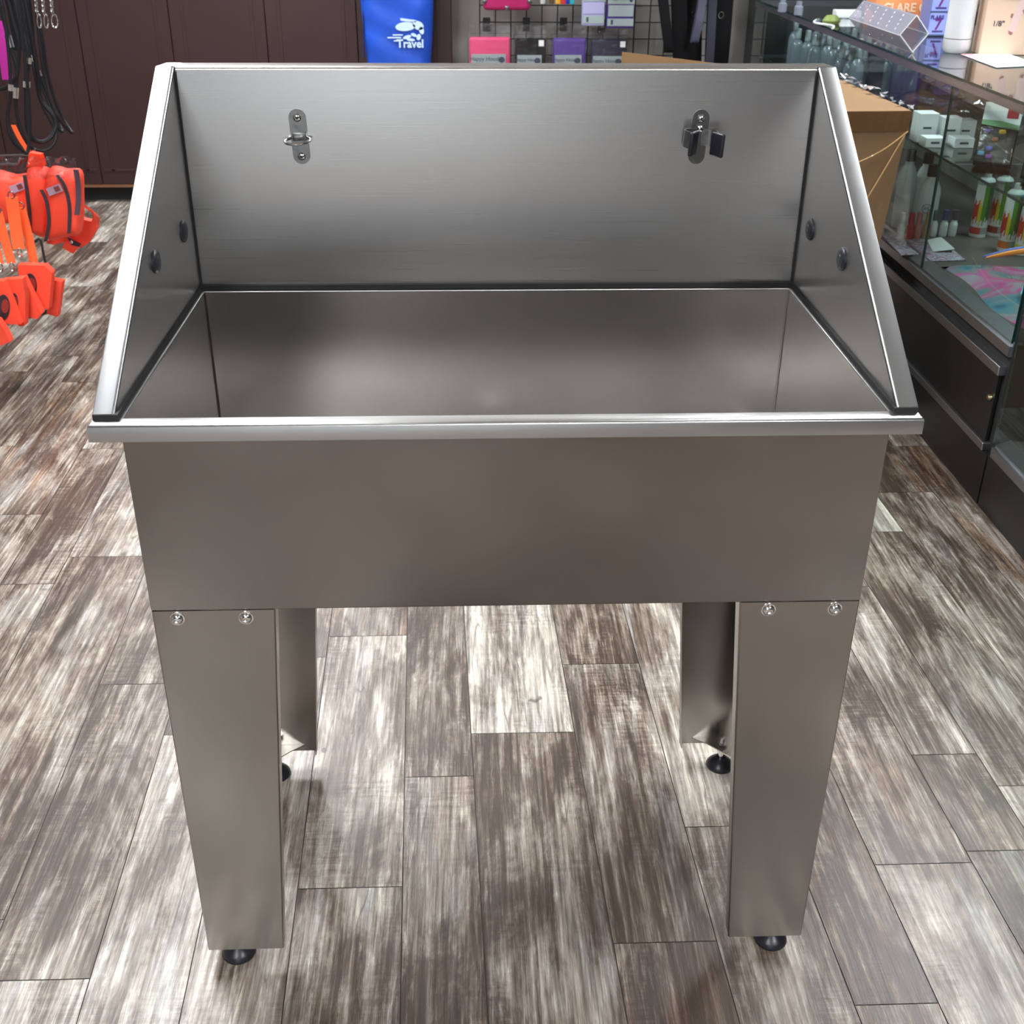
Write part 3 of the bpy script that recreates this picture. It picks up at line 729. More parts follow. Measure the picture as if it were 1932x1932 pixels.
def hanging_leads():
    # dark harness leads hanging right of the gridwall
    Y = 4.55
    spec = [(1252, 1262, 98, 'wide black webbing loop, leftmost of the leads right of the gridwall', .045, m_blk), (1282, 1284, 118, 'long black webbing lead beside the wide loop', .070, m_blk),
            (1310, 1308, 122, 'black webbing lead with a small silver ring', .075, m_blk), (1326, 1312, 80, 'slate grey padded strap hanging among the black leads', .036, mat('slate_webbing', srgb(72, 72, 92), .6, bump=.1)),
            (1345, 1338, 122, 'dark blue grey strap hanging behind the slate strap', .040, mat('dark_blue_webbing', srgb(40, 44, 58), .6, bump=.1)),
            (1362, 1352, 125, 'broad black harness strap, rightmost of the hanging leads', .11, m_blk)]
    for i, (pa, pb, pe, lab, wd, mt) in enumerate(spec):
        yy = Y+.06*(i % 3); a = at(pa, 0, 1, yy); b = at(pb, pe, 1, yy)
        t = thing('hanging_lead', lab, 'lead', (b.x, yy, b.z), group='leads hanging right of the gridwall')
        top = a+(a-b).normalized()*.25
        bm = B(); P = smooth_path([top, a, a.lerp(b, .5)+Vector((0, -.006, 0)), b+Vector((0, 0, .02)), b+Vector((0, .012, 0)), b+Vector((0, .024, .02)), a+Vector((0, .03, 0)), top+Vector((0, .02, 0))], 6)
        add_ribbon(bm, P, (wd, 0, 0), .004); obj('webbing', bm, mt, t)
        if i in (2, 5):
            c = a.lerp(b, .22); bm = B(); add_tube(bm, [c+Vector((.012*math.cos(k*PI/8), -.008, .014*math.sin(k*PI/8))) for k in range(16)], .003, 6, closed=True); obj('ring', bm, m_chrome, t)
    t = thing('wall_rail', 'black rail from which the dark leads hang at the far end of the counter', 'rail', (1.05, 4.6, 1.15))
    bm = B(); add_box(bm, (.80, 4.54, 1.19), (1.34, 4.66, 1.22), .004, 1); obj('bar', bm, m_black, t)
    for x, ye in ((.9, 4.93), (1.27, 4.999)):
        bm = B(); add_box(bm, (x, 4.6, 1.19), (x+.03, ye, 1.215)); obj('arm', bm, m_black, t)
hanging_leads()

def travel_bag():
    Y = 4.74; zc = at(750, 60, 1, Y)
    t = thing('travel_bag', 'royal blue nylon bag with a white logo in front of the brown cupboards', 'bag', (zc.x, Y, at(750, 118, 1, Y).z-.1))
    # outline: nearly straight sides drawing in towards the foot
    out = [(678, -60), (679, 0), (684, 60), (690, 118), (700, 150), (725, 168), (770, 170), (798, 152), (808, 118), (817, 60), (820, 0), (820, -60)]
    L_ = [at(x, y, 1, Y) for x, y in out]
    cx = zc.x; bm = B(); rows = []
    zs = [L_[0].z-(L_[0].z-L_[5].z)*k/26 for k in range(27)]
    def hw(z):
        zt, zb = L_[0].z, L_[5].z; u = (z-zb)/(zt-zb)
        full = (at(820, 0, 1, Y).x-at(679, 0, 1, Y).x)/2
        return full*(1-.20*(1-u)**2.0)*min(1, (u*9+.15))**.5
    rnd = random.Random(3)
    for z in zs:
        h = hw(z); row = []
        for k in range(28):
            a = 2*PI*k/28; cx_ = math.copysign(abs(math.cos(a))**.6, math.cos(a)); sy = math.copysign(abs(math.sin(a))**.8, math.sin(a))
            wr = .004*math.sin(z*46+cx_*4)+.003*math.sin(z*21-cx_*9)
            row.append(bm.verts.new((cx+h*cx_, Y+.05+(.055+wr)*sy*min(1, h*8), z)))
        rows.append(row)
    for a, b in zip(rows, rows[1:]):
        for k in range(28): bm.faces.new((a[k], a[(k+1) % 28], b[(k+1) % 28], b[k]))
    bm.faces.new(rows[0]); bm.faces.new(rows[-1][::-1])
    obj('body', bm, m_blue, t, smooth=60)
    bm = B(); add_tube(bm, [at(686, y, 1, Y+.02) for y in (-60, 0, 60, 110)], .0035, 6); obj('side_seam', bm, mat('dark_blue_piping', srgb(12, 30, 90), .5), t)
    bm = B(); top = zs[0]; add_ribbon(bm, smooth_path([(cx-.06, Y+.05, top-.005), (cx-.05, Y+.05, top+.1), (cx, Y+.05, top+.15), (cx+.05, Y+.05, top+.1), (cx+.06, Y+.05, top-.005)], 6), (0, .03, 0), .004); obj('handle', bm, m_blue, t)
    # printed logo: rounded flying emblem over the word
    bm = B(); yl = Y-.012
    P = lambda px, py: at(px, py, 1, yl)
    def blob(pts, th=.0022): add_prism(bm, [P(x, y) for x, y in pts], (0, -th, 0))
    def ell(cx, cy, rx, ry, rot=0, n=22):
        return [(cx+rx*math.cos(a)*math.cos(rot)-ry*math.sin(a)*math.sin(rot), cy+rx*math.cos(a)*math.sin(rot)+ry*math.sin(a)*math.cos(rot)) for a in [2*PI*k/n for k in range(n)]]
    blob(ell(765, 50, 19, 8.5, -.08)); blob(ell(789, 48, 11, 8, .5)); blob(ell(795, 57, 4.5, 8, -.3))
    blob([(755, 34), (786, 38), (785, 42), (756, 39)])
    blob(ell(768, 70, 8, 3.2, -.3)); blob(ell(781, 66, 6, 3, .4)); blob(ell(790, 70, 4, 6, .2)); blob(ell(775, 75, 8, 2.6, .1))
    for (x0, x1, y) in ((731, 757, 71), (741, 760, 66), (743, 752, 77)): blob([(x0, y-1.2), (x1, y-1.2), (x1, y+1.2), (x0, y+1.2)])
    a, b = P(752, 90), P(796, 90)
    add_text(bm, 'Travel', .0505, frame(P(774, 83), (1, 0, 0), (0, 0, 1)), th=.0015, bold=.0014)
    p = obj('printed_logo', bm, m_lblue, t); p['label'] = 'white printed emblem and lettering'
travel_bag()

# ------------------------------------------------------------------ glass counter on the right
XF = 1.30; XB = 1.86
def counter(y0, y1, label, low_glass=False):
    t = thing('display_counter', label, 'display counter', ((XF+XB)/2, (y0+y1)/2, 0))
    zdeck = .455 if not low_glass else .19
    if not low_glass:
        bm = B(); add_box(bm, (XF, y0, .003), (XB, y1, .142)); obj('base', bm, m_black, t)
        bm = B(); add_box(bm, (XF+.02, y0+.004, .142), (XB, y1, .445)); obj('storage_body', bm, m_blackm, t)
        for k in range(2):
            ya = y0+.045+k*(y1-y0-.06)/2; yb = ya+(y1-y0-.06)/2-.006
            bm = B(); add_box(bm, (XF+.008+.006*k, ya, .162), (XF+.016+.006*k, yb, .362)); d = obj('sliding_door', bm, m_black, t)
            if k == 0:
                bm = B(); add_lathe(bm, [(.0085, 0), (.0085, -.006), (.006, -.010), (.0001, -.010)], (XF+.007, 1.512, .284), 16, 'X'); l_ = obj('door_lock', bm, mat('brass', (.5, .42, .25, 1), .25, metal=1), d)
        for z0, z1, nm in ((.142, .164, 'lower_track'), (.352, .378, 'upper_track')):
            bm = B(); add_box(bm, (XF-.001, y0+.035, z0), (XF+.030, y1, z1), .0015, 1); obj(nm, bm, m_alu, t)
    else:
        bm = B(); add_box(bm, (XF, y0, .003), (XB, y1, .150)); obj('base', bm, m_black, t)
    # deck and aluminium frame
    bm = B(); add_box(bm, (XF+.03, y0+.004, zdeck-.012), (XB-.01, y1-.004, zdeck)); obj('deck', bm, mat('dark_grey_deck', srgb(74, 70, 70), .5, var=.15), t)
    bm = B()
    pr = [(XF, zdeck-.040), (XF+.004, zdeck-.042), (XF+.05, zdeck-.042), (XF+.05, zdeck+.003), (XF+.047, zdeck+.005), (XF+.009, zdeck-.006), (XF+.009, zdeck-.014), (XF, zdeck-.014)]
    add_prism(bm, [(x, y0+.008, z) for x, z in pr], (0, y1-y0-.016, 0)); obj('front_rail', bm, m_alu, t)
    bm = B(); add_box(bm, (XF-.001, y0+.002, .966), (XF+.012, y1-.002, .9885), .001, 1); add_box(bm, (XB-.012, y0+.002, .966), (XB, y1-.002, .9885), .001, 1)
    add_box(bm, (XF+.012, y0+.002, .966), (XB-.012, y0+.012, .9885)); add_box(bm, (XF+.012, y1-.012, .966), (XB-.012, y1-.002, .9885)); obj('top_rail', bm, m_alu, t)
    # panes
    def pane(nm, lo, hi, edges):
        bm = B(); add_box(bm, lo, hi); g = obj(nm, bm, m_glass, t)
        for e in edges:
            bm = B(); add_box(bm, *e); obj('glass_edge', bm, m_gedge, g)
    ym = 2.11 if not low_glass else (y0+y1)/2
    for a, b in (((y0+.006, ym-.003), (ym+.003, y1-.006)) if not low_glass else ((y0+.006, y1-.004),)):
        pane('front_pane', (XF+.002, a, zdeck-.005), (XF+.007, b, .967), [((XF+.0018, b-.001, zdeck-.005), (XF+.0072, b+.0012, .967)), ((XF+.0018, a-.0012, zdeck-.005), (XF+.0072, a+.001, .967))])
    pane('end_pane', (XF+.009, y0+.001, zdeck), (XB-.012, y0+.006, .966), [((XF+.0075, y0+.0005, zdeck), (XF+.0095, y0+.0065, .966))])
    pane('end_pane', (XF+.009, y1-.006, zdeck), (XB-.012, y1-.001, .966), [])
    ymid = 3.1 if not low_glass else (y0+y1)/2
    pane('top_pane', (XF-.004, y0, .989), (XB+.01, y1, .995), [((XF-.0055, y0, .9885), (XF-.0038, y1, .9955)), ((XF-.004, y0-.0008, .989), (XB+.01, y0+.0004, .995))])
    bm = B(); add_box(bm, (XB-.010, y0+.01, zdeck), (XB-.004, y1-.01, .966)); obj('back_panel', bm, mat('grey_back_panel', srgb(128, 132, 126), .5, var=.08), t)
    if not low_glass:
        pane('glass_shelf', (XF+.035, y0+.012, .7545), (XB-.02, y1-.02, .7605), [((XF+.0335, y0+.012, .754), (XF+.0352, y1-.02, .761))])
        for yy in (y0+.020, 2.11, 3.0, y1-.02):
            bm = B(); add_box(bm, (XF+.04, yy-.006, .742), (XB-.02, yy+.006, .7535)); obj('shelf_bracket', bm, m_alu, t)
        bm = B()
        for z in (.505, .80, .86): pass
        add_box(bm, (XB-.022, 2.09, zdeck), (XB-.012, 2.13, .966)); obj('upright', bm, m_alu, t)
    return t
counter(1.452, 4.585, 'long glass display counter with black sliding doors beneath, beside the tub')
counter(-.35, 1.444, 'nearer glass display counter with a low aluminium sill at the right edge', True)

# goods inside the long counter ------------------------------------------------
ZD = .456; ZS = .7615; ZT = .9965
def bottle(x, y, z, r, h, label, body=None, cap=None, group=None, name='bottle', caph=.03, neck=.45, mark=None):
    t = thing(name, label, 'bottle', (x, y, z), group=group)
    bm = B(); add_lathe(bm, [(r*.92, 0), (r, .006), (r, h*.72), (r*.93, h*.80), (r*.70, h*.90), (r*neck, h*.96), (r*neck, h)], (0, 0, 0), 24); obj('body', bm, body or m_white, t, world=False)
    bm = B(); add_lathe(bm, [(r*neck*1.15, h), (r*neck*1.15, h+caph*.95), (r*neck*1.0, h+caph)], (0, 0, 0), 20); obj('cap', bm, cap or m_rubber, t, world=False)
    if mark:
        bm = B(); d = Vector((CX-x, CY-y, 0)).normalized(); s = Vector((-d.y, d.x, 0))
        o_ = d*(r+.0008)
        n = 28
        add_tube(bm, [o_+s*(r*.42*math.cos(2*PI*k/n))+Vector((0, 0, h*.48+r*.42*math.sin(2*PI*k/n)))-d*(.5*r*(1-math.sqrt(max(0, 1-(.42*math.cos(2*PI*k/n))**2)))*2) for k in range(n)], .0009, 5, closed=True)
        add_text(bm, 'mL', r*.5, frame(o_+d*.0008+Vector((0, 0, h*.49)), s, (0, 0, 1)))
        for dz in (.27, .24, .21): 
            add_tube(bm, [o_-s*r*.45-d*r*.09+Vector((0, 0, h*dz)), o_+Vector((0, 0, h*dz)), o_+s*r*.45-d*r*.09+Vector((0, 0, h*dz))], .0006, 5)
        obj('printed_label', bm, m_ink, t, world=False)
    return t
bottle(1.388, 2.562, ZD, .030, .215, 'tall white bottle with black cap on the counter deck, half hidden by the carton', group='white bottles on the counter deck', caph=.035)
bottle(1.452, 2.575, ZD, .032, .205, 'white bottle with black cap behind the other two on the counter deck', group='white bottles on the counter deck', caph=.035)
bottle(1.435, 2.475, ZD, .034, .185, 'white bottle with a round printed mark, front of the three on the deck', group='white bottles on the counter deck', caph=.035, mark=True)
vc = [('white', (.6, .62, .64, 1)), ('red', srgb(185, 60, 58)), ('clear pinkish', srgb(190, 120, 115)), ('amber', srgb(175, 140, 100)), ('green capped', srgb(70, 100, 92)), ('blue capped', srgb(64, 72, 130)), ('grey capped', srgb(80, 76, 86))]
for i, ((x, y), (nm, c)) in enumerate(zip(((1.340, 2.418), (1.368, 2.414), (1.394, 2.418), (1.424, 2.420), (1.456, 2.446), (1.490, 2.448), (1.522, 2.450)), vc)):
    body = mat(nm.replace(' ', '_')+'_vial', c, .3) if i in (0, 1, 2, 3) else m_white
    bottle(x, y, ZD, .0125, .052, 'small %s vial, %s in the row on the counter deck' % (nm, ['first from the carton', 'second from the carton', 'third from the carton', 'fourth from the carton', 'third from the spray cans', 'second from the spray cans', 'nearest the spray cans'][i]), body=body, cap=mat(nm.replace(' ', '_')+'_cap', c, .35), group='small vials on the counter deck', name='vial', caph=.032, neck=.62)
def can(x, y, label, foot):
    t = thing('spray_can', label, 'spray can', (x, y, ZD), group='rainbow striped spray cans')
    r, h = .026, .175; d = Vector((CX-x, CY-y, 0)).normalized(); a0 = math.atan2(d.y, d.x)
    bm = B(); n = 48
    zs = [0, .004, .03, .034, .055, .060, .15, h]
    cols = {}
    for k in range(n):
        a, b = a0+2*PI*k/n, a0+2*PI*(k+1)/n
        rel = (k+.5)/n; rel = rel-1 if rel > .5 else rel     # -0.5..0.5 ; + = viewer's left? (counter clockwise)
        drip = .052+.010*math.sin(k*2.1)+.006*math.sin(k*5.3)
        zz = [0, .010, .032, drip, .112+.01*math.sin(k*1.3), .165, h]
        p = lambda an, z: (r*math.cos(an), r*math.sin(an), z)
        for i in range(6):
            f = bm.faces.new([bm.verts.new(p(a, zz[i])), bm.verts.new(p(b, zz[i])), bm.verts.new(p(b, zz[i+1])), bm.verts.new(p(a, zz[i+1]))])
            s = rel*2   # to the viewer's right
            if i == 0: m_i = 0
            elif i == 1: m_i = 5 if s < .1 else 6
            elif i == 2: m_i = 0
            elif i in (3,): m_i = 1 if s < -.12 else (2 if s < .0 else (3 if s < .16 else 4))
            else: m_i = (0 if s < .02 and i == 4 else (1 if s < -.2 else (0 if s < .02 else (3 if s < .18 else 4))))
            if i == 5 and s < .02: m_i = 6
            f.material_index = m_i
    bm.faces.new([bm.verts.new((r*math.cos(2*PI*k/24), r*math.sin(2*PI*k/24), 0)) for k in range(24)])
    bmesh.ops.remove_doubles(bm, verts=bm.verts, dist=1e-5)
    obj('body', bm, [m_white, mat('can_red', srgb(205, 40, 35), .4), mat('can_yellow', srgb(225, 205, 30), .4), mat('can_green', srgb(60, 150, 35), .4), mat('can_dark_green', srgb(25, 85, 60), .4), foot, m_label], t, world=False, smooth=60)
    bm = B(); add_lathe(bm, [(r, h), (r*.8, h+.008), (r*.42, h+.012), (r*.4, h+.028), (r*.36, h+.030)], (0, 0, 0), 24); obj('nozzle', bm, m_white, t, world=False)
can(1.605, 2.450, 'rainbow spray can with red foot band, farthest left of the four', mat('can_foot_red', srgb(205, 50, 45), .4))
can(1.668, 2.462, 'rainbow spray can in shade behind the front pair, with dark red foot band', mat('can_foot_dark', srgb(150, 30, 40), .4))
can(1.628, 2.282, 'rainbow spray can with orange foot band, in the front pair', mat('can_foot_orange', srgb(225, 120, 50), .4))
can(1.662, 2.236, 'rainbow spray can with yellow foot band, nearest of the four', mat('can_foot_yellow', srgb(215, 210, 70), .4))
# papers, leaflets, colourful bags on the deck
def sheet(pts, z, mt, name, label, cat, lift=.0, th=.0015):
    bm = B(); P = [(x, y, z) for x, y in pts]; vs = add_prism(bm, P, (0, 0, th))
    if lift:
        v = vs[2]; v.co.z += lift; vs[2+len(pts)].co.z += lift
    o = obj(name, bm, mt); tag(o, label, cat); return o
dp = lambda px, py: tuple(at(px, py, 2, ZD))[:2]
m_leaf = bpy.data.materials.new('printed_leaflet'); m_leaf.use_nodes = True
def patchy(M, cols, sc, rough=.4, dist=1.5, coat=0):
    nt = M.node_tree; p = nt.nodes['Principled BSDF']; tc = nt.nodes.new('ShaderNodeTexCoord'); n = nt.nodes.new('ShaderNodeTexNoise'); r = nt.nodes.new('ShaderNodeValToRGB')
    n.inputs['Scale'].default_value = sc; n.inputs['Detail'].default_value = 2; n.inputs['Distortion'].default_value = dist
    e = r.color_ramp.elements
    while len(e) < len(cols): e.new(.5)
    for i, c in enumerate(cols): e[i].position = .28+.44*i/(len(cols)-1); e[i].color = c
    nt.links.new(tc.outputs['Object'], n.inputs[0]); nt.links.new(n.outputs['Fac'], r.inputs[0]); nt.links.new(r.outputs[0], p.inputs['Base Color']); p.inputs['Roughness'].default_value = rough; p.inputs['Coat Weight'].default_value = coat
patchy(m_leaf, [srgb(190, 190, 200), srgb(120, 60, 110), srgb(190, 190, 200), srgb(60, 50, 80)], 38, .4)
sheet([dp(1662, 443), dp(1735, 442), dp(1770, 478), dp(1700, 482)], ZD, m_leaf, 'leaflet', 'purple printed leaflet lying on the counter deck in front of the vials', 'leaflet')
sheet([dp(1748, 455), dp(1775, 449), dp(1800, 478), dp(1760, 477)], ZD+.0025, m_paper, 'folded_paper', 'plain white folded paper on the counter deck', 'paper', lift=.01)
sheet([dp(1742, 480), dp(1800, 474), dp(1822, 492), dp(1745, 494)], ZD+.0008, m_leaf, 'leaflet', 'dark purple leaflet under the white folded paper', 'leaflet')
m_rain = bpy.data.materials.new('clear_bag_of_colours'); m_rain.use_nodes = True
patchy(m_rain, [srgb(30, 90, 115), srgb(70, 125, 140), srgb(120, 125, 130), srgb(185, 75, 140), srgb(140, 140, 145), srgb(70, 120, 140)], 6.5, .25, 1.2, .6)
def soft_bag(y0, y1, x0, x1, z, h, mt, name, label, cat='bag', seed=1):
    rnd = random.Random(seed); bm = B(); nx, ny = 16, 22; G = []
    for i in range(nx+1):
        row = []
        for j in range(ny+1):
            u, v = i/nx, j/ny; e = min(u, 1-u, v, 1-v)
            zz = z+h*min(1, e*5)**.6*(.75+.25*math.sin(u*9+seed)*math.cos(v*11+seed*2))
            row.append(bm.verts.new((x0+(x1-x0)*u+.012*math.sin(v*8+seed), y0+(y1-y0)*v+.012*math.sin(u*7), zz)))
        G.append(row)
    for i in range(nx):
        for j in range(ny): bm.faces.new((G[i][j], G[i+1][j], G[i+1][j+1], G[i][j+1]))
    bot = [bm.verts.new((v.co.x, v.co.y, z)) for v in [G[0][j] for j in range(ny+1)]+[G[i][ny] for i in range(1, nx+1)]+[G[nx][j] for j in range(ny-1, -1, -1)]+[G[i][0] for i in range(nx-1, 0, -1)]]
    bm.faces.new(bot)
    edge = [G[0][j] for j in range(ny+1)]+[G[i][ny] for i in range(1, nx+1)]+[G[nx][j] for j in range(ny-1, -1, -1)]+[G[i][0] for i in range(nx-1, 0, -1)]
    for k in range(len(edge)): 
        j = (k+1) % len(edge); bm.faces.new((edge[k], edge[j], bot[j], bot[k]))
    t = thing(name, label, cat, ((x0+x1)/2, (y0+y1)/2, z)); obj('filling', bm, mt, t, smooth=70)
    return t
bg = soft_bag(1.50, 2.10, 1.365, 1.80, ZD, .035, m_rain, 'bag_of_feathers', 'clear bag of pink, blue and orange feathers lying in the near end of the counter', seed=2)
bm = B()
for (a, b, c, r) in (((1.44, 1.66, .497), (1.60, 1.88, .505), 'pk', .008), ((1.42, 1.70, .50), (1.60, 1.93, .51), 'lb', .006), ((1.47, 2.06, .495), (1.72, 2.02, .51), 'or', .007), ((1.47, 2.08, .492), (1.75, 2.08, .505), 'bl', .007)):
    bm = B(); P = smooth_path([a, (Vector(a)+Vector(b))/2+Vector((0, .02, .012)), b], 8); add_tube(bm, P, [r*.25+r*math.sin(PI*(i+.5)/len(P)) for i in range(len(P))], 8)
    obj('feather', bm, mat(c+'_feather', {'pk': srgb(205, 40, 100), 'lb': srgb(110, 190, 215), 'or': srgb(235, 140, 50), 'bl': srgb(60, 90, 190)}[c], .5), bg)
# shelf goods: blister packs in acrylic stands
def blister(x, y, lean, label, tint):
    t = thing('blister_pack', label, 'blister pack', (x, y, ZS), (0, 0, tint), group='blister packs on the glass shelf')
    R = Matrix.Rotation(lean, 4, 'X')
    bm = B(); add_box(bm, (-.05, 0, .004), (.05, .0015, .175), M=R); add_box(bm, (-.05, -.002, .115), (.05, -.0005, .175), mat_i=1, M=R)
    add_prism(bm, [(-.05, -.0024, .128), (-.05, -.0024, .115), (.05, -.0024, .105), (.05, -.0024, .118), (0, -.0024, .127)], (0, .0012, 0), mat_i=3, M=R)
    add_box(bm, (.012, -.0032, .135), (.042, -.002, .165), mat_i=2, M=R)
    obj('backing_card', bm, [m_blk, m_white, mat('card_red', srgb(150, 25, 40), .5), mat('card_green', srgb(120, 165, 120), .5)], t, world=False)
    for i, (xx, zz, c) in enumerate(((-.03, .095, srgb(90, 70, 150)), (.01, .096, srgb(205, 170, 40)), (-.005, .075, srgb(160, 90, 60)), (-.015, .05, srgb(60, 55, 190)), (-.034, .035, srgb(90, 170, 200)), (-.012, .028, srgb(140, 60, 160)))):
        bm = B(); add_box(bm, (xx-.009, -.016, zz-.006), (xx+.009, -.004, zz+.006), .004, 2, M=R); obj('clip', bm, mat('clip_%d' % i, c, .35), t, world=False)
    bm = B(); add_box(bm, (-.047, -.022, .010), (.047, -.0025, .108), .004, 2, M=R); obj('clear_blister', bm, m_film, t, world=False)
blister(1.415, 2.020, -.35, 'blister pack of coloured clips with a white and red card, left of the two', -.5)
blister(1.475, 1.845, -.35, 'blister pack of coloured clips in deeper shade, right of the two', -.5)
for i, (x, y) in enumerate(((1.415, 1.985), (1.475, 1.81))):
    t = thing('acrylic_stand', ['clear acrylic stand holding the left blister pack', 'clear acrylic stand holding the right blister pack'][i], 'stand', (x, y, ZS), (0, 0, -.5), group='acrylic stands on the glass shelf')
    bm = B(); add_box(bm, (-.058, -.05, .0), (.058, .10, .003)); obj('foot', bm, m_acryl, t, world=False)
    bm = B(); add_box(bm, (-.058, -.052, .0), (.058, -.049, .03)); obj('front_lip', bm, m_acryl, t, world=False)
# white cartons stacked on the shelf
for i, (x, y, z, sx, sy, sz, lab) in enumerate(((1.36, 2.335, ZS, .05, .045, .028, 'small flat white box at the front of the shelf'), (1.445, 2.33, ZS, .05, .05, .028, 'white box lying right of the front one on the shelf'), (1.43, 2.40, ZS, .045, .04, .075, 'upright white box with grey lettering behind the flat boxes'),
        (1.36, 2.42, ZS, .05, .05, .085, 'tall white box, leftmost on the shelf behind the carton'), (1.49, 2.44, ZS, .05, .045, .060, 'greyish white box at the back right of the white boxes'))):
    bm = B(); add_box(bm, (x-sx/2*1.2, y-sy/2*1.2, z), (x+sx/2*1.2, y+sy/2*1.2, z+sz), .001, 1)
    add_box(bm, (x-.014, y-sy/2*1.2-.0008, z+sz*.5-.003), (x+.012, y-sy/2*1.2, z+sz*.5+.003), mat_i=1)
    o = obj('product_box', bm, [m_white, m_ink]); tag(o, lab, 'box', 'white boxes on the glass shelf')
soft_bag(2.50, 3.05, 1.42, 1.78, ZS, .075, film_mat('bluish_film', (.45, .5, .6, 1), .3, .15), 'plastic_pouch', 'crumpled bluish plastic pouch on the glass shelf behind the cartons', 'pouch', seed=5)
bm = B(); add_box(bm, (-.028, -.02, 0), (.028, .02, .19), .006, 2); o = obj('black_tube', bm, m_rubber); o.location = (1.415, 3.12, ZS); tag(o, 'upright black carton standing on the glass shelf right of the clear bottles', 'box')
# rows of clear bottles with pale caps farther along the shelf
m_clr = mat('cloudy_clear_plastic', srgb(140, 150, 165), .2, trans=.35); m_capw = mat('silver_cap', srgb(190, 200, 205), .25, metal=.4)
proto = bottle(1.40, 3.28, ZS, .026, .13, 'x', body=m_clr, cap=m_capw, group='pale capped bottles along the glass shelf', caph=.045, neck=.4)
k = 0; R3 = random.Random(11)
for j in range(10):
    for i in range(3):
        c = proto if k == 0 else copy_tree(proto)
        c.location = (1.395+i*.105+R3.uniform(-.008, .008), 3.26+j*.105+R3.uniform(-.012, .012), ZS)
        c.scale = (1, 1, R3.uniform(.85, 1.1))
        c['label'] = 'clear silver-capped bottle, %s in the %s row on the glass shelf' % (['nearest', 'second', 'third', 'fourth', 'fifth', 'sixth', 'seventh', 'eighth', 'ninth', 'farthest'][j], ['front', 'middle', 'back'][i]); k += 1
for i, (y, c, h, lab) in enumerate(((3.45, srgb(58, 46, 96), .20, 'dark purple box standing behind the clear bottles'), (3.85, srgb(70, 84, 130), .21, 'slate blue box standing behind the clear bottles, beside the dark purple one'), (4.2, srgb(44, 54, 84), .2, 'dark blue box at the far end of the glass shelf'))):
    bm = B(); add_box(bm, (-.05, -.15, 0), (.05, .15, h), .003, 1); add_box(bm, (-.0505, -.1, h*.5), (-.05, .05, h*.8), mat_i=1)
    o = obj('product_box', bm, [mat('box_colour_%d' % i, c, .4), m_lilac]); o.location = (1.76, y, ZS); tag(o, lab, 'box')
# loose plastic bag with silver glints near the far end
soft_bag(4.02, 4.40, 1.385, 1.62, ZD, .12, m_film, 'plastic_bag', 'crumpled clear plastic bag on the deck at the far end of the counter', seed=7)

# goods on the counter top ------------------------------------------------
m_frost = mat('frosted_acrylic', srgb(165, 168, 185), .25); m_frost.node_tree.nodes['Principled BSDF'].inputs['Alpha'].default_value = .55
def tray():
    # four sided clear rack lying on its edge
    t = thing('acrylic_rack', 'clear perforated acrylic rack tilted up on the counter top', 'rack', (1.347, 2.85, ZT))
    y0, y1 = 2.585, 3.12
    sec = [(1.347, .0), (1.299, .05), (1.342, .106), (1.388, .054)]
    for i in range(len(sec)):
        a, b = sec[i], sec[(i+1) % len(sec)]
        d = Vector((b[0]-a[0], 0, b[1]-a[1])).normalized(); n = Vector((-d.z, 0, d.x))*.0028
        bm = B(); add_prism(bm, [(a[0], y0, ZT+a[1]+.001), (b[0], y0, ZT+b[1]+.001), (b[0]-abs(n.x)*0+n.x, y0, ZT+b[1]+n.z+.001), (a[0]+n.x, y0, ZT+a[1]+n.z+.001)], (0, y1-y0, 0))
        obj('panel', bm, m_frost, t)
    bm = B()
    a, b = Vector((sec[1][0], 0, sec[1][1]+ZT)), Vector((sec[2][0], 0, sec[2][1]+ZT)); d = (b-a); n = Vector((-d.z, 0, d.x)).normalized()
    for u in (.2, .42, .64, .86):
        for k in range(6):
            p = a+d*u+Vector((0, y0+.06+k*.085+.04*u, 0))+n*.0035
            Mx = frame(p, Vector((0, 1, 0)), d); add_lathe(bm, [(.004, 0), (.003, .001), (.001, .0012)], (0, 0, 0), 10, M=Mx)
    obj('raised_dots', bm, m_white, t)
    bm = B()
    for s_ in (sec[1], sec[2], sec[3]): add_tube(bm, [(s_[0], y0, ZT+s_[1]), (s_[0], y1, ZT+s_[1])], .0016, 6)
    for i in range(len(sec)): a, b = sec[i], sec[(i+1) % len(sec)]; add_tube(bm, [(a[0], y0, ZT+a[1]+.0017), (b[0], y0, ZT+b[1]+.0017)], .0017, 6)
    obj('edges', bm, m_white, t)
    bm = B()
    for (yy, zz) in ((2.70, .030), (2.80, .030), (2.88, .012), (2.98, .012)): add_lathe(bm, [(.004, 0), (.003, -.003), (.0004, -.004)], (1.345-.96*zz, yy, ZT+zz), 12, 'X')
    obj('screws', bm, m_chrome, t)
tray()
def box_on_top(lo, hi, mats, name, label, decorate=None):
    bm = B(); add_box(bm, lo, hi, .001, 1); t = thing(name, label, 'box', ((lo[0]+hi[0])/2, (lo[1]+hi[1])/2, lo[2]))
    obj('carton', bm, mats[0], t)
    if decorate: decorate(t)
    return t
def deco_orange(t):
    y = 3.225
    bm = B(); add_text(bm, 'CLARE ORGAN', .040, frame((1.585, y, ZT+.075), (1, 0, 0), (0, 0, 1)), bold=.0012); obj('lettering', bm, mat('pale_peach_print', srgb(250, 215, 180), .5), t)
    bm = B(); add_box(bm, (1.425, y, ZT+.118), (1.745, y+.0008, ZT+.128)); obj('stripe', bm, mat('cream_stripe', srgb(225, 200, 170), .5), t)
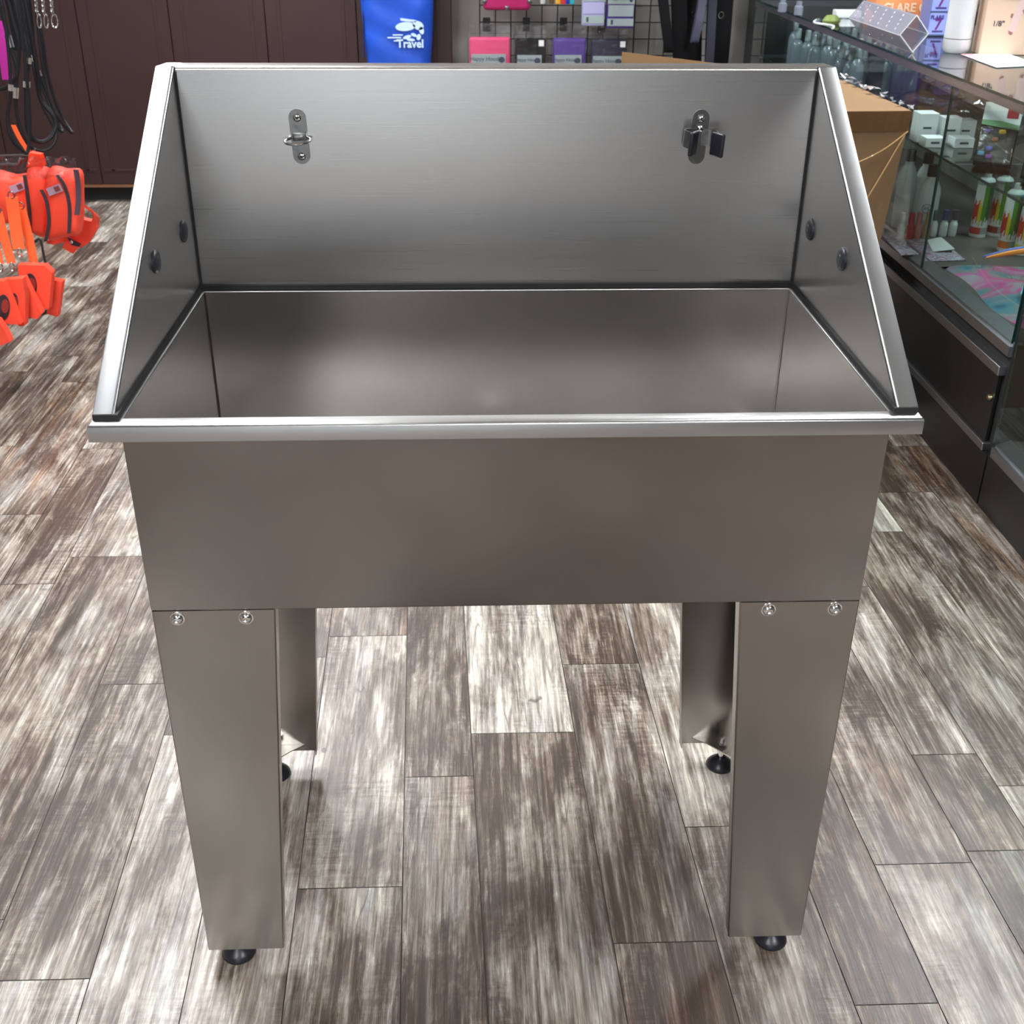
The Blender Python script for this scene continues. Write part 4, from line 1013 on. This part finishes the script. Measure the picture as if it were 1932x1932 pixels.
box_on_top((1.42, 3.226, ZT), (1.75, 3.34, ZT+.25), [mat('orange_carton', srgb(235, 150, 95), .5)], 'organic_product_box', 'orange carton with pale capital lettering standing on the counter top behind the rack', deco_orange)
def deco_blue(i):
    def f(t):
        lo, hi, yy = spec_b[i]
        z0 = ZT; bm = B(); bm2 = B()
        for k in range(3):
            z = z0+.006+k*.075
            if z+.07 > z0+.235: break
            add_box(bm, (lo+.004, yy-.0009, z), (lo+(hi-lo)*.42, yy-.0002, z+.068), mat_i=0)
            add_text(bm, 'FLARE', .017, frame((lo+(hi-lo)*.2, yy-.0014, z+.054), (1, 0, 0), (0, 0, 1)), mat_i=1, bold=.0006)
            add_text(bm, '7', .050, frame((lo+(hi-lo)*.24, yy-.0014, z+.030), (1, 0, 0), (0, 0, 1)), mat_i=2, bold=.001)
            add_box(bm, (lo+(hi-lo)*.12, yy-.0014, z+.006), (lo+(hi-lo)*.38, yy-.0009, z+.012), mat_i=1)
            for q in range(2): add_box(bm, (lo+(hi-lo)*(.7+.08*q), yy-.0008, z+.016+.008*q), (lo+(hi-lo)*.95, yy-.0001, z+.019+.008*q), mat_i=1)
            add_box(bm, (lo, yy-.0008, z-.005), (hi, yy-.0001, z-.003), mat_i=3)
        obj('printed_panels', bm, [mat('periwinkle_print', srgb(150, 165, 235), .45), mat('violet_ink', srgb(70, 60, 130), .5), mat('magenta_ink', srgb(110, 40, 130), .5), m_ink], t)
    return f
spec_b = [(1.555, 1.70, 3.05)]
box_on_top((1.555, 3.05, ZT), (1.70, 3.14, ZT+.235), [mat('blue_violet_carton', srgb(112, 130, 190), .45)], 'pads_box', 'blue and violet printed carton standing on the counter top beside the white canister', deco_blue(0))
def canister():
    t = thing('white_canister', 'glossy white canister with a grey ring near its foot on the counter top', 'canister', (1.488, 2.60, ZT))
    r = .041
    bm = B(); add_lathe(bm, [(r*.80, 0), (r*.95, .006), (r*1.03, .016), (r*1.03, .040)], (1.488, 2.60, ZT), 40); obj('base_ring', bm, m_white, t)
    bm = B(); add_lathe(bm, [(r*1.0, .040), (r*1.0, .0425)], (1.488, 2.60, ZT), 40); obj('joint', bm, mat('grey_joint', srgb(90, 100, 100), .5), t)
    bm = B(); add_lathe(bm, [(r*1.02, .0425), (r*1.02, .24), (r*.9, .255), (r*.3, .26)], (1.488, 2.60, ZT), 40); obj('body', bm, m_white, t)
canister()
def paw_box():
    # tall peach carton printed with a photograph of pale paws
    t = thing('peach_box', 'tall peach carton printed with pale paws at the right edge of the counter top', 'box', (1.645, 2.535, ZT), (0, 0, -.10))
    bm = B(); add_box(bm, (-.105, .0, 0), (.12, .08, .25), .001, 1); obj('carton', bm, mat('peach_carton', srgb(232, 205, 180), .5), t, world=False)
    bm = B(); skin = mat('printed_pale_pink', srgb(226, 200, 195), .5); red = mat('printed_red_brown', srgb(165, 110, 105), .5)
    def patch(pts, mi): add_prism(bm, [(x, -.0006-.0002*mi, z) for x, z in pts], (0, -.0003, 0), mat_i=mi)
    patch([(-.075, .25), (-.070, .175), (-.058, .158), (-.01, .155), (.0, .25)], 2)
    patch([(.0, .25), (-.005, .17), (-.018, .13), (-.030, .075), (-.028, .062), (-.018, .057), (-.008, .064), (.002, .11), (.008, .118), (.018, .112), (.028, .118), (.034, .08), (.030, .066), (.036, .054), (.048, .054), (.056, .066), (.060, .11), (.075, .25)], 0)
    patch([(-.029, .070), (-.026, .060), (-.018, .057), (-.014, .064)], 1); patch([(.033, .062), (.038, .054), (.046, .054), (.044, .066)], 1); patch([(.002, .128), (.007, .118), (.018, .113), (.026, .120), (.022, .135)], 1); patch([(-.028, .118), (-.030, .108), (-.025, .104), (-.022, .116)], 1)
    obj('printed_paws', bm, [skin, red, mat('printed_pale_blue', srgb(200, 208, 218), .5)], t, world=False)
    bm = B(); add_text(bm, '1/8"', .022, frame((-.062, -.0008, .088), (1, 0, 0), (0, 0, 1)), bold=.0003); obj('lettering', bm, m_ink, t, world=False)
paw_box()
def flyer():
    t = thing('flyer', 'white and pink printed flyer lying on the counter top in front of the peach carton', 'flyer', (1.56, 2.33, ZT), (0, 0, .0))
    P = [tuple(at(x, y, 2, ZT))[:2] for x, y in ((1812, 103), (1900, 101), (1960, 124), (1880, 128))]
    bm = B(); add_prism(bm, [(x, y, ZT+.0006) for x, y in P], (0, 0, .0008)); obj('sheet', bm, m_paper, t)
    bm = B(); o_ = Vector((P[0][0], P[0][1], ZT+.0016)); ux = (Vector(P[1])-Vector(P[0])); uy = (Vector(P[3])-Vector(P[0]))
    def pt(u, v): return (P[0][0]+ux.x*u+uy.x*v, P[0][1]+ux.y*u+uy.y*v, ZT+.0016)
    add_prism(bm, [pt(0, 0), pt(.25, 0), pt(.1, .45), pt(0, .45)], (0, 0, .0002), mat_i=0)
    for q in range(5): add_prism(bm, [pt(.22, .25+.13*q), pt(.8, .25+.13*q), pt(.8, .29+.13*q), pt(.22, .29+.13*q)], (0, 0, .0002), mat_i=q % 2)
    obj('print', bm, [mat('rose_print', srgb(215, 150, 160), .5), mat('plum_print', srgb(140, 110, 150), .5)], t)
flyer()
def small_top_items():
    bm = B(); add_box(bm, (-.05, -.03, 0), (.05, .03, .028), .004, 2); o = obj('white_card_box', bm, m_white); p = at(1580, 32, 2, ZT); o.location = (p.x+.03, p.y-.02, ZT); tag(o, 'small flat white box on the counter top just beyond the acrylic rack', 'box')
    bm = B(); add_tube(bm, smooth_path([(0, 0, .004), (.03, .1, .004), (-.01, .2, .004), (.02, .3, .004)], 6), .0038, 8); o = obj('white_cable', bm, m_white); p = at(1570, 56, 2, ZT); o.location = (p.x, p.y, ZT); tag(o, 'white cable lying along the front edge of the counter top', 'cable')
    bm = B(); add_lathe(bm, [(.03, 0), (.034, .01), (.02, .028), (.004, .03)], (0, 0, 0), 20); o = obj('green_knob', bm, mat('olive_green', srgb(130, 150, 80), .5)); p = at(1558, 44, 2, ZT); o.location = (p.x+.02, p.y, ZT); tag(o, 'small olive green lid on the counter top beside the white box', 'lid')
    for i, px in enumerate((1462, 1492)):
        p = at(px, (22, 28)[i], 2, ZT); bm = B(); add_lathe(bm, [(.018, 0), (.018, .03), (.012, .036), (.012, .05), (.002, .052)], (0, 0, 0), 18); o = obj('small_jar', bm, m_clr); o.location = (p.x+.03, p.y, ZT); tag(o, ['small clear jar nearest the far end of the counter top', 'small clear jar with bright glint, nearer of the two far jars'][i], 'jar', 'small jars at the far end of the counter top')
small_top_items()
# dark back counter behind the display counter
bm = B(); add_box(bm, (2.35, 1.2, 0), (2.74, 4.9, .92)); o = thing('back_cupboard', 'black cupboard against the right wall behind the glass counter', 'cupboard', (2.55, 3, 0)); obj('carcass', bm, m_black, o)
bm = B(); add_box(bm, (2.32, 1.18, .92), (2.745, 4.92, .95), .003, 1); obj('worktop', bm, mat('charcoal_top', srgb(58, 58, 60), .5, var=.1), o)
bm = B(); add_box(bm, (1.36, 4.80, .002), (2.30, 4.985, 1.6)); o = obj('end_cabinet', bm, mat('charcoal_panel', srgb(44, 44, 46), .6, var=.1)); tag(o, 'tall charcoal cabinet against the far wall behind the end of the counter', 'cabinet')

# ------------------------------------------------------------------ cardboard carton behind the tub
def carton():
    h = .90
    Cn = at(1720, 209, 2, h); Bn = at(1583, 149, 2, h); Cn = Vector((Cn.x, Cn.y, h)); Bn = Vector((Bn.x, Bn.y, h))
    v = Bn-Cn; u = Vector((-v.y, v.x, 0)).normalized()       # to the left
    wdt = .66; t = thing('cardboard_carton', 'large brown cardboard carton wrapped in crumpled clear film behind the tub by the counter', 'carton', (Cn.x-.3, Cn.y+.25, 0))
    L0 = Cn+u*wdt; L1 = Bn+u*wdt
    sh = Vector((-.075, .0, 0))
    bm = B(); n = 14
    def face(a, b, seed, bulge=.006):
        G = []
        for i in range(n+1):
            row = []
            for j in range(n+1):
                s, q = i/n, j/n
                top = a.lerp(b, s); bot = Vector((top.x, top.y, .003))+sh*(1.0); p = top.lerp(bot, q)
                nrm = (b-a).cross(Vector((0, 0, 1))).normalized()
                e = min(s, 1-s)*min(q+.1, 1-q)
                p = p+nrm*bulge*(math.sin(s*9+seed+q*5)*math.sin(q*13+seed*2-s*4)+.5)*min(1, e*8)
                row.append(bm.verts.new(p))
            G.append(row)
        for i in range(n):
            for j in range(n): bm.faces.new((G[i][j], G[i+1][j], G[i+1][j+1], G[i][j+1]))
    face(L0, Cn, 1); face(Cn, Bn, 2); face(Bn, L1, 3); face(L1, L0, 4)
    bm.faces.new([bm.verts.new(p) for p in (L0, Cn, Bn, L1)])
    bmesh.ops.remove_doubles(bm, verts=bm.verts, dist=1e-4)
    obj('box_body', bm, m_carton, t, smooth=40)
    # back flap standing up, its edge falling towards the right
    A = at(1174, 98, 1, L1.y+.0)
    fl = [Vector((A.x, A.y, h)), Bn+Vector((-.004, 0, 0)), Bn+Vector((-.004, 0, .002)), Vector((A.x, A.y, A.z))]
    bm = B(); add_prism(bm, fl, (0, .004, 0)); f = obj('flap', bm, m_carton, t); f['label'] = 'raised rear flap with slanting edge'
    bm = B(); add_box(bm, (0, 0, 0), (1, 1, 1)); bm.free()
    # tape across the front edge
    nrm = (Cn-L0).cross(Vector((0, 0, 1))).normalized(); nrm = nrm if nrm.y < 0 else -nrm
    bm = B(); a = L0+nrm*.0075; b = Cn+nrm*.0075
    add_prism(bm, [a, b, b+Vector((0, 0, -.055))+sh*.06, a+Vector((0, 0, -.055))+sh*.06], nrm*.0006); obj('tape', bm, m_tape, t)
    # loose film: creased sheet over the front and right plus bright crumples along the edge
    bm = B(); n = 18; G = []
    R5 = random.Random(4)
    for i in range(n+1):
        row = []
        for j in range(n+1):
            s, q = i/n, j/n; top = L0.lerp(Cn, s); p = top+Vector((0, 0, -.85*q))+sh*q*.95+nrm*(.012+.012*abs(math.sin(s*11+q*7))*abs(math.cos(q*9-s*6)))
            row.append(bm.verts.new(p))
        G.append(row)
    for i in range(n):
        for j in range(n): bm.faces.new((G[i][j], G[i+1][j], G[i+1][j+1], G[i][j+1]))
    obj('clear_film', bm, film_mat('carton_film', (.94, .93, .9, 1), .05, .12), t, smooth=0)
    bm = B()
    for k in range(9):
        s = .0+k*.12; p = Cn.lerp(Bn, min(1, s)); r = .012+R5.random()*.010
        bm = B()
        for q in range(3):
            d = [Vector((R5.uniform(-1, 1), R5.uniform(-1, 1), R5.uniform(0, 1.0)))*r for _ in range(4)]
            pp = p+Vector((0, 0, .002))
            vs = [bm.verts.new(pp+x) for x in d]
            bm.faces.new(vs[:3]); bm.faces.new((vs[1], vs[2], vs[3]))
        obj('film_crumple', bm, mat('shiny_film', (.85, .87, .9, 1), .12, metal=.7), t, smooth=0)
    # creases in the cardboard
    bm = B()
    for pts in (((.62, .18), (.75, .17), (.9, .12), (1.0, .06)), ((.55, .62), (.7, .5), (.85, .33), (.99, .07)), ((.72, .64), (.88, .56), (.99, .46)), ((.7, .66), (.97, .655))):
        P = smooth_path([L0.lerp(Cn, s)+Vector((0, 0, -h*q))+sh*q+nrm*.0085 for s, q in pts], 5); add_tube(bm, P, .0022, 5)
    obj('crease', bm, mat('pale_crease', srgb(205, 165, 110), .35), t)
carton()

# ------------------------------------------------------------------ display rack with hi-vis goods on the left
def rack():
    t = thing('display_rack', 'black wire display rack on the left holding leads and orange goods', 'display rack', (-1.95, 2.75, 0))
    bm = B(); add_tube(bm, [(-1.95, 2.75, .0), (-1.95, 2.75, 1.75)], .018, 12); obj('pole', bm, m_black, t)
    bm = B()
    for z in (.50, .72, 1.2, 1.42, 1.6): add_tube(bm, [(-1.95, 2.2, z), (-1.95, 3.3, z)], .004, 6)
    for y in (2.2, 2.42, 2.64, 2.86, 3.08, 3.3): add_tube(bm, [(-1.945, y, .3), (-1.945, y, 1.7)], .004, 6)
    obj('wire_grid', bm, m_black, t)
    bm = B()
    for a in ((2.4,), (3.1,)): add_tube(bm, [(-2.25, a[0], .012), (-1.95, 2.75, .03), (-1.65, a[0], .012)], .012, 8)
    obj('feet', bm, m_black, t)
    for (y, z, L_) in ((2.64, 1.42, .55), (2.86, 1.42, .62), (2.42, 1.30, .5), (2.52, .665, .50), (2.66, .665, .5), (2.24, .52, .40), (2.32, .50, .42), (2.40, .49, .40)):
        bm = B(); add_tube(bm, [(-1.95, y, z), (-1.95+L_, y, z+.01), (-1.95+L_+.012, y, z+.03)], .0035, 6); obj('arm', bm, m_zinc, t)
rack()
def rope_lead(pts, Y, label, clamps, r=.0052, name='rope_lead'):
    t = thing(name, label, 'lead', tuple(at(pts[len(pts)//2][0], pts[len(pts)//2][1], 1, Y)), group='black rope leads on the rack')
    P = [at(x, y, 1, Y+(pts[i][2] if len(pts[i]) > 2 else 0)) for i, (x, y) in enumerate([(p[0], p[1]) for p in pts])]
    S = smooth_path(P, 6); bm = B(); add_tube(bm, S, r, 8); obj('rope', bm, m_rope, t)
    for (x, y) in clamps:
        c = at(x, y, 1, Y); i = min(range(len(S)), key=lambda k: (S[k]-c).length); d = (S[min(i+1, len(S)-1)]-S[max(i-1, 0)]).normalized()
        bm = B(); add_tube(bm, [S[i]-d*.009, S[i]+d*.009], r*1.45, 10); obj('clamp', bm, m_chrome, t)
Yr = 2.62
rope_lead([(35, -40), (50, 60), (62, 100), (70, 130), (95, 190), (112, 225), (128, 245, .02), (136, 250, .04), (122, 228, .06), (104, 190, .06), (88, 130, .06), (78, 60, .06), (60, -40, .06)], Yr, 'thin black rope lead reaching farthest right on the rack', [(70, 108), (92, 132)])
rope_lead([(20, -40), (36, 40), (52, 95), (50, 150), (50, 200), (52, 240), (62, 262, .01), (80, 268, .03), (96, 258, .05), (105, 235, .07), (98, 215, .07), (76, 185, .07), (68, 120, .07), (40, -40, .07)], Yr-.13, 'thick black rope loop hanging lowest with a bright clamp', [(52, 160), (66, 120)], .0075)
rope_lead([(5, -40), (25, 40), (36, 90), (30, 170), (32, 215), (46, 262), (66, 282, .02), (86, 284, .04), (102, 270, .06), (104, 245, .08), (76, 188, .08), (60, 110, .08), (24, -40, .08)], Yr+.13, 'black rope loop hanging behind the lowest loop', [(30, 172), (75, 188)], .006)
rope_lead([(-10, -40), (8, 40), (24, 100), (32, 130), (28, 150), (14, 164, .02), (-6, 168, .03), (-30, 160, .05), (-30, -40, .05)], Yr-.24, 'black rope loop with short drop at the left edge of the picture', [(16, 72), (38, 80)], .0065)
rope_lead([(-5, -40), (12, 60), (20, 165), (14, 225), (22, 262), (38, 280, .02), (52, 286, .04), (56, 230, .05), (50, 140, .05), (30, -40, .05)], Yr-.33, 'black rope lead crossing in front of the orange tag', [(27, 160)], .0050)
rope_lead([(48, -40), (60, 70), (76, 150), (92, 196), (108, 240), (118, 248, .02), (110, 225, .04), (84, 150, .04), (62, -40, .04)], Yr+.24, 'black rope lead with paired clamps near the middle of the rack', [(66, 135), (76, 150)], .0050)
# broad dark straps behind
for i, (a, b, wd, lab) in enumerate((((14, -30), (38, 95), .04, 'broad black webbing strap at the top left of the rack'), ((44, -30), (58, 110), .035, 'second broad black webbing strap on the rack'))):
    bm = B(); P0, P1 = at(a[0], a[1], 1, Yr+.38+.06*i), at(b[0], b[1], 1, Yr+.38+.06*i); add_ribbon(bm, smooth_path([P0, P0.lerp(P1, .5)+Vector((0, .01, 0)), P1], 5), (wd, 0, 0), .004)
    o = obj('webbing_strap', bm, m_blk); tag(o, lab, 'strap', 'black straps on the rack')
# magenta strap
bm = B(); add_ribbon(bm, smooth_path([at(-6, 40, 1, 2.55), at(3, 75, 1, 2.55), at(9, 110, 1, 2.55), at(14, 150, 1, 2.55)], 5), (.028, .01, 0), .004)
o = obj('magenta_strap', bm, mat('magenta_webbing', srgb(160, 20, 130), .5)); tag(o, 'magenta webbing strap at the left edge of the picture among black leads', 'strap')
# chain collars with snap hooks
for i, (px, lab) in enumerate(((72, 'silver chain collar, leftmost of the three at the top of the rack'), (85, 'silver chain collar in the middle of the three at the top'), (101, 'silver chain collar with an open snap hook, rightmost of the three'))):
    Y = 2.56; t = thing('chain_collar', lab, 'chain', tuple(at(px, 50, 1, Y)), group='silver chain collars on the rack')
    bm = B(); k = 0; py = -30
    while py < 28:
        p = at(px-(50-py)*.08, py, 1, Y); s = 7e-3; q = k % 2
        add_tube(bm, [p+Vector((s*.55*math.cos(a)*(1-q), s*.55*math.cos(a)*q, s*math.sin(a))) for a in [2*PI*j/10 for j in range(10)]], .0017, 5, closed=True); py += 5.0; k += 1
    obj('chain', bm, m_chrome, t)
    p = at(px+2, 40, 1, Y); bm = B(); wv = .006 if i < 2 else .009
    add_tube(bm, [p+Vector((wv*math.cos(a)+.002*math.sin(a), 0, .019*math.sin(a))) for a in [2*PI*j/16 for j in range(16)]], .0021, 6, closed=True); obj('snap_hook', bm, m_chrome, t)

def ori(p0, p1): return (p1-p0).normalized()
# hi-vis vests rolled in clear wrap
def puff(outline, Y, dep, mt, name, label, cat, group=None, trims=(), sticker=None, ring=None, film=True):
    P = [at(x, y, 1, Y) for x, y in outline]; c = sum(P, Vector())/len(P)
    t = thing(name, label, cat, (c.x, Y+dep/2, min(p.z for p in P)), group=group)
    bm = B(); lay = []
    S = smooth_path(P, 4, closed=True)
    for s, y in ((.72, -.5), (.90, -.36), (1.0, 0), (.95, .4), (.75, .52)):
        lay.append([bm.verts.new(c+(p-c)*s+Vector((0, dep*(.5+y), 0))) for p in S])
    for a, b in zip(lay, lay[1:]):
        for k in range(len(S)): bm.faces.new((a[k], a[(k+1) % len(S)], b[(k+1) % len(S)], b[k]))
    bm.faces.new(lay[0]); bm.faces.new(lay[-1][::-1]); obj('body', bm, mt, t, smooth=60)
    for tr in trims:
        bm = B(); Q = smooth_path([at(x, y, 1, Y-.004) for x, y in tr], 5); add_ribbon(bm, Q, (.010, .002, 0), .006); obj('binding', bm, m_darktrim, t)
    if sticker:
        x, y = sticker; p = at(x, y, 1, Y-.005); M_ = frame(p, (1, .0, .35), (0, 0, 1)); bm = B(); add_box(bm, (-.024, -.012, 0), (.024, .012, .0012), M=M_)
        add_box(bm, (.0, -.008, .0011), (.018, .008, .0018), mat_i=1, M=M_); obj('printed_sticker', bm, [mat('lilac_grey_print', srgb(175, 150, 170), .5), mat('maroon_print', srgb(130, 60, 60), .5)], t)
    return t
puff([(92, 318), (118, 322), (146, 326), (150, 370), (150, 420), (144, 448), (118, 452), (95, 458), (82, 452), (86, 400), (82, 345)], 2.50, .07, m_orange, 'hi_vis_vest', 'folded orange high visibility vest with grey sticker, rightmost of the wrapped ones', 'vest', 'wrapped orange vests on the rack', trims=[[(108, 330), (122, 352), (131, 390), (130, 440)], [(78, 358), (88, 382), (92, 420), (86, 455)]], sticker=(103, 358))
puff([(46, 322), (84, 322), (88, 360), (86, 420), (80, 452), (58, 446), (50, 430), (44, 380)], 2.55, .07, m_orange, 'hi_vis_vest', 'folded orange vest in the middle of the wrapped ones', 'vest', 'wrapped orange vests on the rack', trims=[[(46, 330), (52, 370), (56, 410), (55, 445)]])
puff([(-30, 330), (20, 334), (50, 335), (52, 380), (48, 420), (20, 425), (-30, 420)], 2.63, .07, m_orange, 'hi_vis_vest', 'folded orange vest at the left edge with a small pale sticker', 'vest', 'wrapped orange vests on the rack', sticker=(33, 354))
bm = B(); add_ribbon(bm, smooth_path([at(143, 320, 1, 2.49), at(147, 345, 1, 2.49), at(148, 375, 1, 2.49), at(145, 405, 1, 2.49)], 5), (.014, 0, 0), .01); o = obj('dark_strap', bm, mat('slate_binding', srgb(74, 62, 76), .5)); tag(o, 'slate grey strap running down the right side of the wrapped vests', 'strap')
# clear wrap on top of them
t = thing('clear_wrapper', 'glossy clear plastic wrapper over the tops of the orange vests', 'wrapper', tuple(at(70, 320, 1, 2.47)))
bm = B(); G = []
for i in range(21):
    row = []
    for j in range(6):
        px = -20+i*8.2; py = 296+j*8+3*math.sin(i*1.7+j); row.append(bm.verts.new(at(px, py, 1, 2.465+.012*math.sin(i*2.3+j*1.9))))
    G.append(row)
for i in range(20):
    for j in range(5): bm.faces.new((G[i][j], G[i+1][j], G[i+1][j+1], G[i][j+1]))
obj('film', bm, film_mat('wrap_film', (.80, .74, .78, 1), .22, .1), t, smooth=0)
# loop of strap lower right, with window and buckle
def loop_piece():
    t = thing('orange_harness', 'orange harness with a folded loop and dark lining behind the wrapped vests', 'harness', tuple(at(150, 440, 1, 2.6)))
    Y = 2.60
    bm = B(); add_ribbon(bm, smooth_path([at(146, 378, 1, Y), at(164, 392, 1, Y), at(181, 406, 1, Y+.02), at(176, 424, 1, Y+.05), at(148, 412, 1, Y+.07)], 6), Vector((0, .05, -.030)), .005); obj('loop', bm, m_orange, t)
    bm = B(); Q = [at(x, y, 1, Y+.02) for x, y in ((146, 412), (180, 420), (183, 432), (168, 458), (152, 468), (128, 455), (100, 462), (86, 458), (110, 440))]; add_prism(bm, Q, (0, .03, 0)); obj('panel', bm, m_orange, t)
    bm = B(); Q = [at(x, y, 1, Y-.0) for x, y in ((124, 446), (152, 463), (138, 479), (118, 468))]; add_prism(bm, Q, (0, .012, 0)); obj('lower_flap', bm, m_orange, t)
    bm = B(); Q = [at(x, y, 1, Y-.006) for x, y in ((127, 447), (152, 461), (150, 466), (134, 462))]; add_prism(bm, Q, (0, .006, 0)); obj('lining', bm, m_darktrim, t)
    bm = B(); add_lathe(bm, [(.006, 0), (.005, -.003), (.001, -.004)], at(135, 457, 1, Y-.008), 12, 'Y'); obj('stud', bm, m_chrome, t)
loop_piece()
bm = B(); Q = [at(x, y, 1, 2.58) for x, y in ((55, 288), (76, 292), (82, 314), (68, 312), (50, 316))]; add_prism(bm, Q, (0, .03, 0)); o = obj('orange_tab', bm, mat('orange_red_fabric', srgb(250, 60, 10), .5, bump=.05)); tag(o, 'orange fabric tab rising above the wrapped vests', 'tab')
bm = B(); add_ribbon(bm, smooth_path([at(25, 236, 1, 2.66), at(38, 262, 1, 2.66), at(53, 285, 1, 2.66)], 5), (.014, 0, 0), .004); o = obj('orange_strip', bm, m_orange2); tag(o, 'narrow orange strap crossing behind the black rope loops', 'strap')
# orange straps with clips
for i, (pts, wd, lab, Y) in enumerate((([(22, 372), (26, 400), (31, 440), (36, 470)], .036, 'broad orange strap hanging in front of the vests, second from the right', 2.38), ([(40, 392), (50, 430), (58, 465), (64, 497)], .026, 'orange strap reaching right over the floor, rightmost of the four', 2.42),
        ([(-4, 400), (6, 440), (14, 470), (22, 497)], .026, 'orange strap with silver clip near the left edge, second from the left', 2.36), ([(-22, 420), (-12, 450), (-4, 480), (0, 498)], .022, 'orange strap at the very left edge of the picture', 2.34))):
    t = thing('orange_lead', lab, 'lead', tuple(at(pts[-1][0], pts[-1][1], 1, Y)), group='orange straps hanging from the rack')
    bm = B(); P = smooth_path([at(x, y, 1, Y+.004*math.sin(k)) for k, (x, y) in enumerate(pts)], 5); add_ribbon(bm, P, (wd, .004, 0), .0035); obj('webbing', bm, m_orange2, t)
    p = P[0]; bm = B(); add_tube(bm, [p+Vector((.010*math.cos(a), 0, .010*math.sin(a)+.006)) for a in [2*PI*j/14 for j in range(14)]], .002, 6, closed=True); obj('ring', bm, m_zinc, t)
    p = P[-1]; bm = B(); add_tube(bm, [p+Vector((.007*math.cos(a), -.003, .013*math.sin(a)-.010)) for a in [2*PI*j/14 for j in range(14)]], .0024, 6, closed=True); obj('snap_clip', bm, m_chrome, t)
# orange collars with a dark round opening
for i, (q, hole, lab, Y) in enumerate((([(33, 500), (84, 501), (98, 515), (92, 583), (74, 583), (40, 560)], (56, 540, 15, 24), 'orange fabric collar with dark round opening, behind and right of the others', 2.36),
        ([(98, 528), (117, 532), (108, 598), (88, 592), (92, 560)], None, 'plain orange fabric panel, rightmost of the collars', 2.40),
        ([(30, 525), (45, 524), (78, 592), (70, 602), (48, 598), (40, 560)], None, 'orange fabric collar turned edge on between the two open ones', 2.31),
        ([(4, 528), (42, 526), (48, 560), (47, 614), (38, 616), (10, 600), (0, 560)], (26, 572, 9, 19), 'orange fabric collar with a narrow dark opening, second from the left edge', 2.27),
        ([(-30, 530), (6, 531), (22, 570), (38, 612), (20, 612), (-30, 598)], (6, 580, 14, 24), 'orange fabric collar with dark opening at the left edge', 2.24),
        ([(-30, 600), (-4, 604), (10, 625), (19, 645), (-6, 655), (-30, 655)], None, 'lowest orange fabric piece in the left corner of the goods', 2.20))):
    P = [at(x, y, 1, Y) for x, y in q]; c = sum(P, Vector())/len(P)
    t = thing('orange_collar', lab, 'collar', tuple(c), group='orange collars hanging lowest on the rack')
    bm = B(); a = [bm.verts.new(p) for p in P]; b = [bm.verts.new(p+Vector((.004, .022, .002))) for p in P]
    for k in range(len(P)): j = (k+1) % len(P); bm.faces.new((a[k], a[j], b[j], b[k]))
    bm.faces.new(a[::-1]); bm.faces.new(b); obj('fabric', bm, m_orange, t)
    if hole:
        x, y, rx, ry = hole; bm = B()
        H_ = [at(x+rx*math.cos(2*PI*k/24)*.9, y+ry*math.sin(2*PI*k/24), 1, Y-.0015) for k in range(24)]
        add_prism(bm, H_, (0, .001, 0)); obj('opening', bm, m_darktrim, t)
        bm = B(); H2 = [at(x+rx*.25+rx*math.cos(2*PI*k/24)*.5, y-ry*.1+ry*math.sin(2*PI*k/24)*.55, 1, Y-.003) for k in range(24)]; add_prism(bm, H2, (0, .0008, 0)); obj('lining', bm, mat('shaded_red_lining', srgb(150, 45, 35), .6), t)
# bent black wire below the vests
bm = B(); add_tube(bm, smooth_path([at(66, 456, 1, 2.45), at(76, 452, 1, 2.45), at(82, 480, 1, 2.45), at(86, 508, 1, 2.45), at(60, 500, 1, 2.46)], 5), .004, 6); o = obj('wire_hanger', bm, m_blackm); tag(o, 'bent dark wire hanger below the wrapped vests', 'hanger')
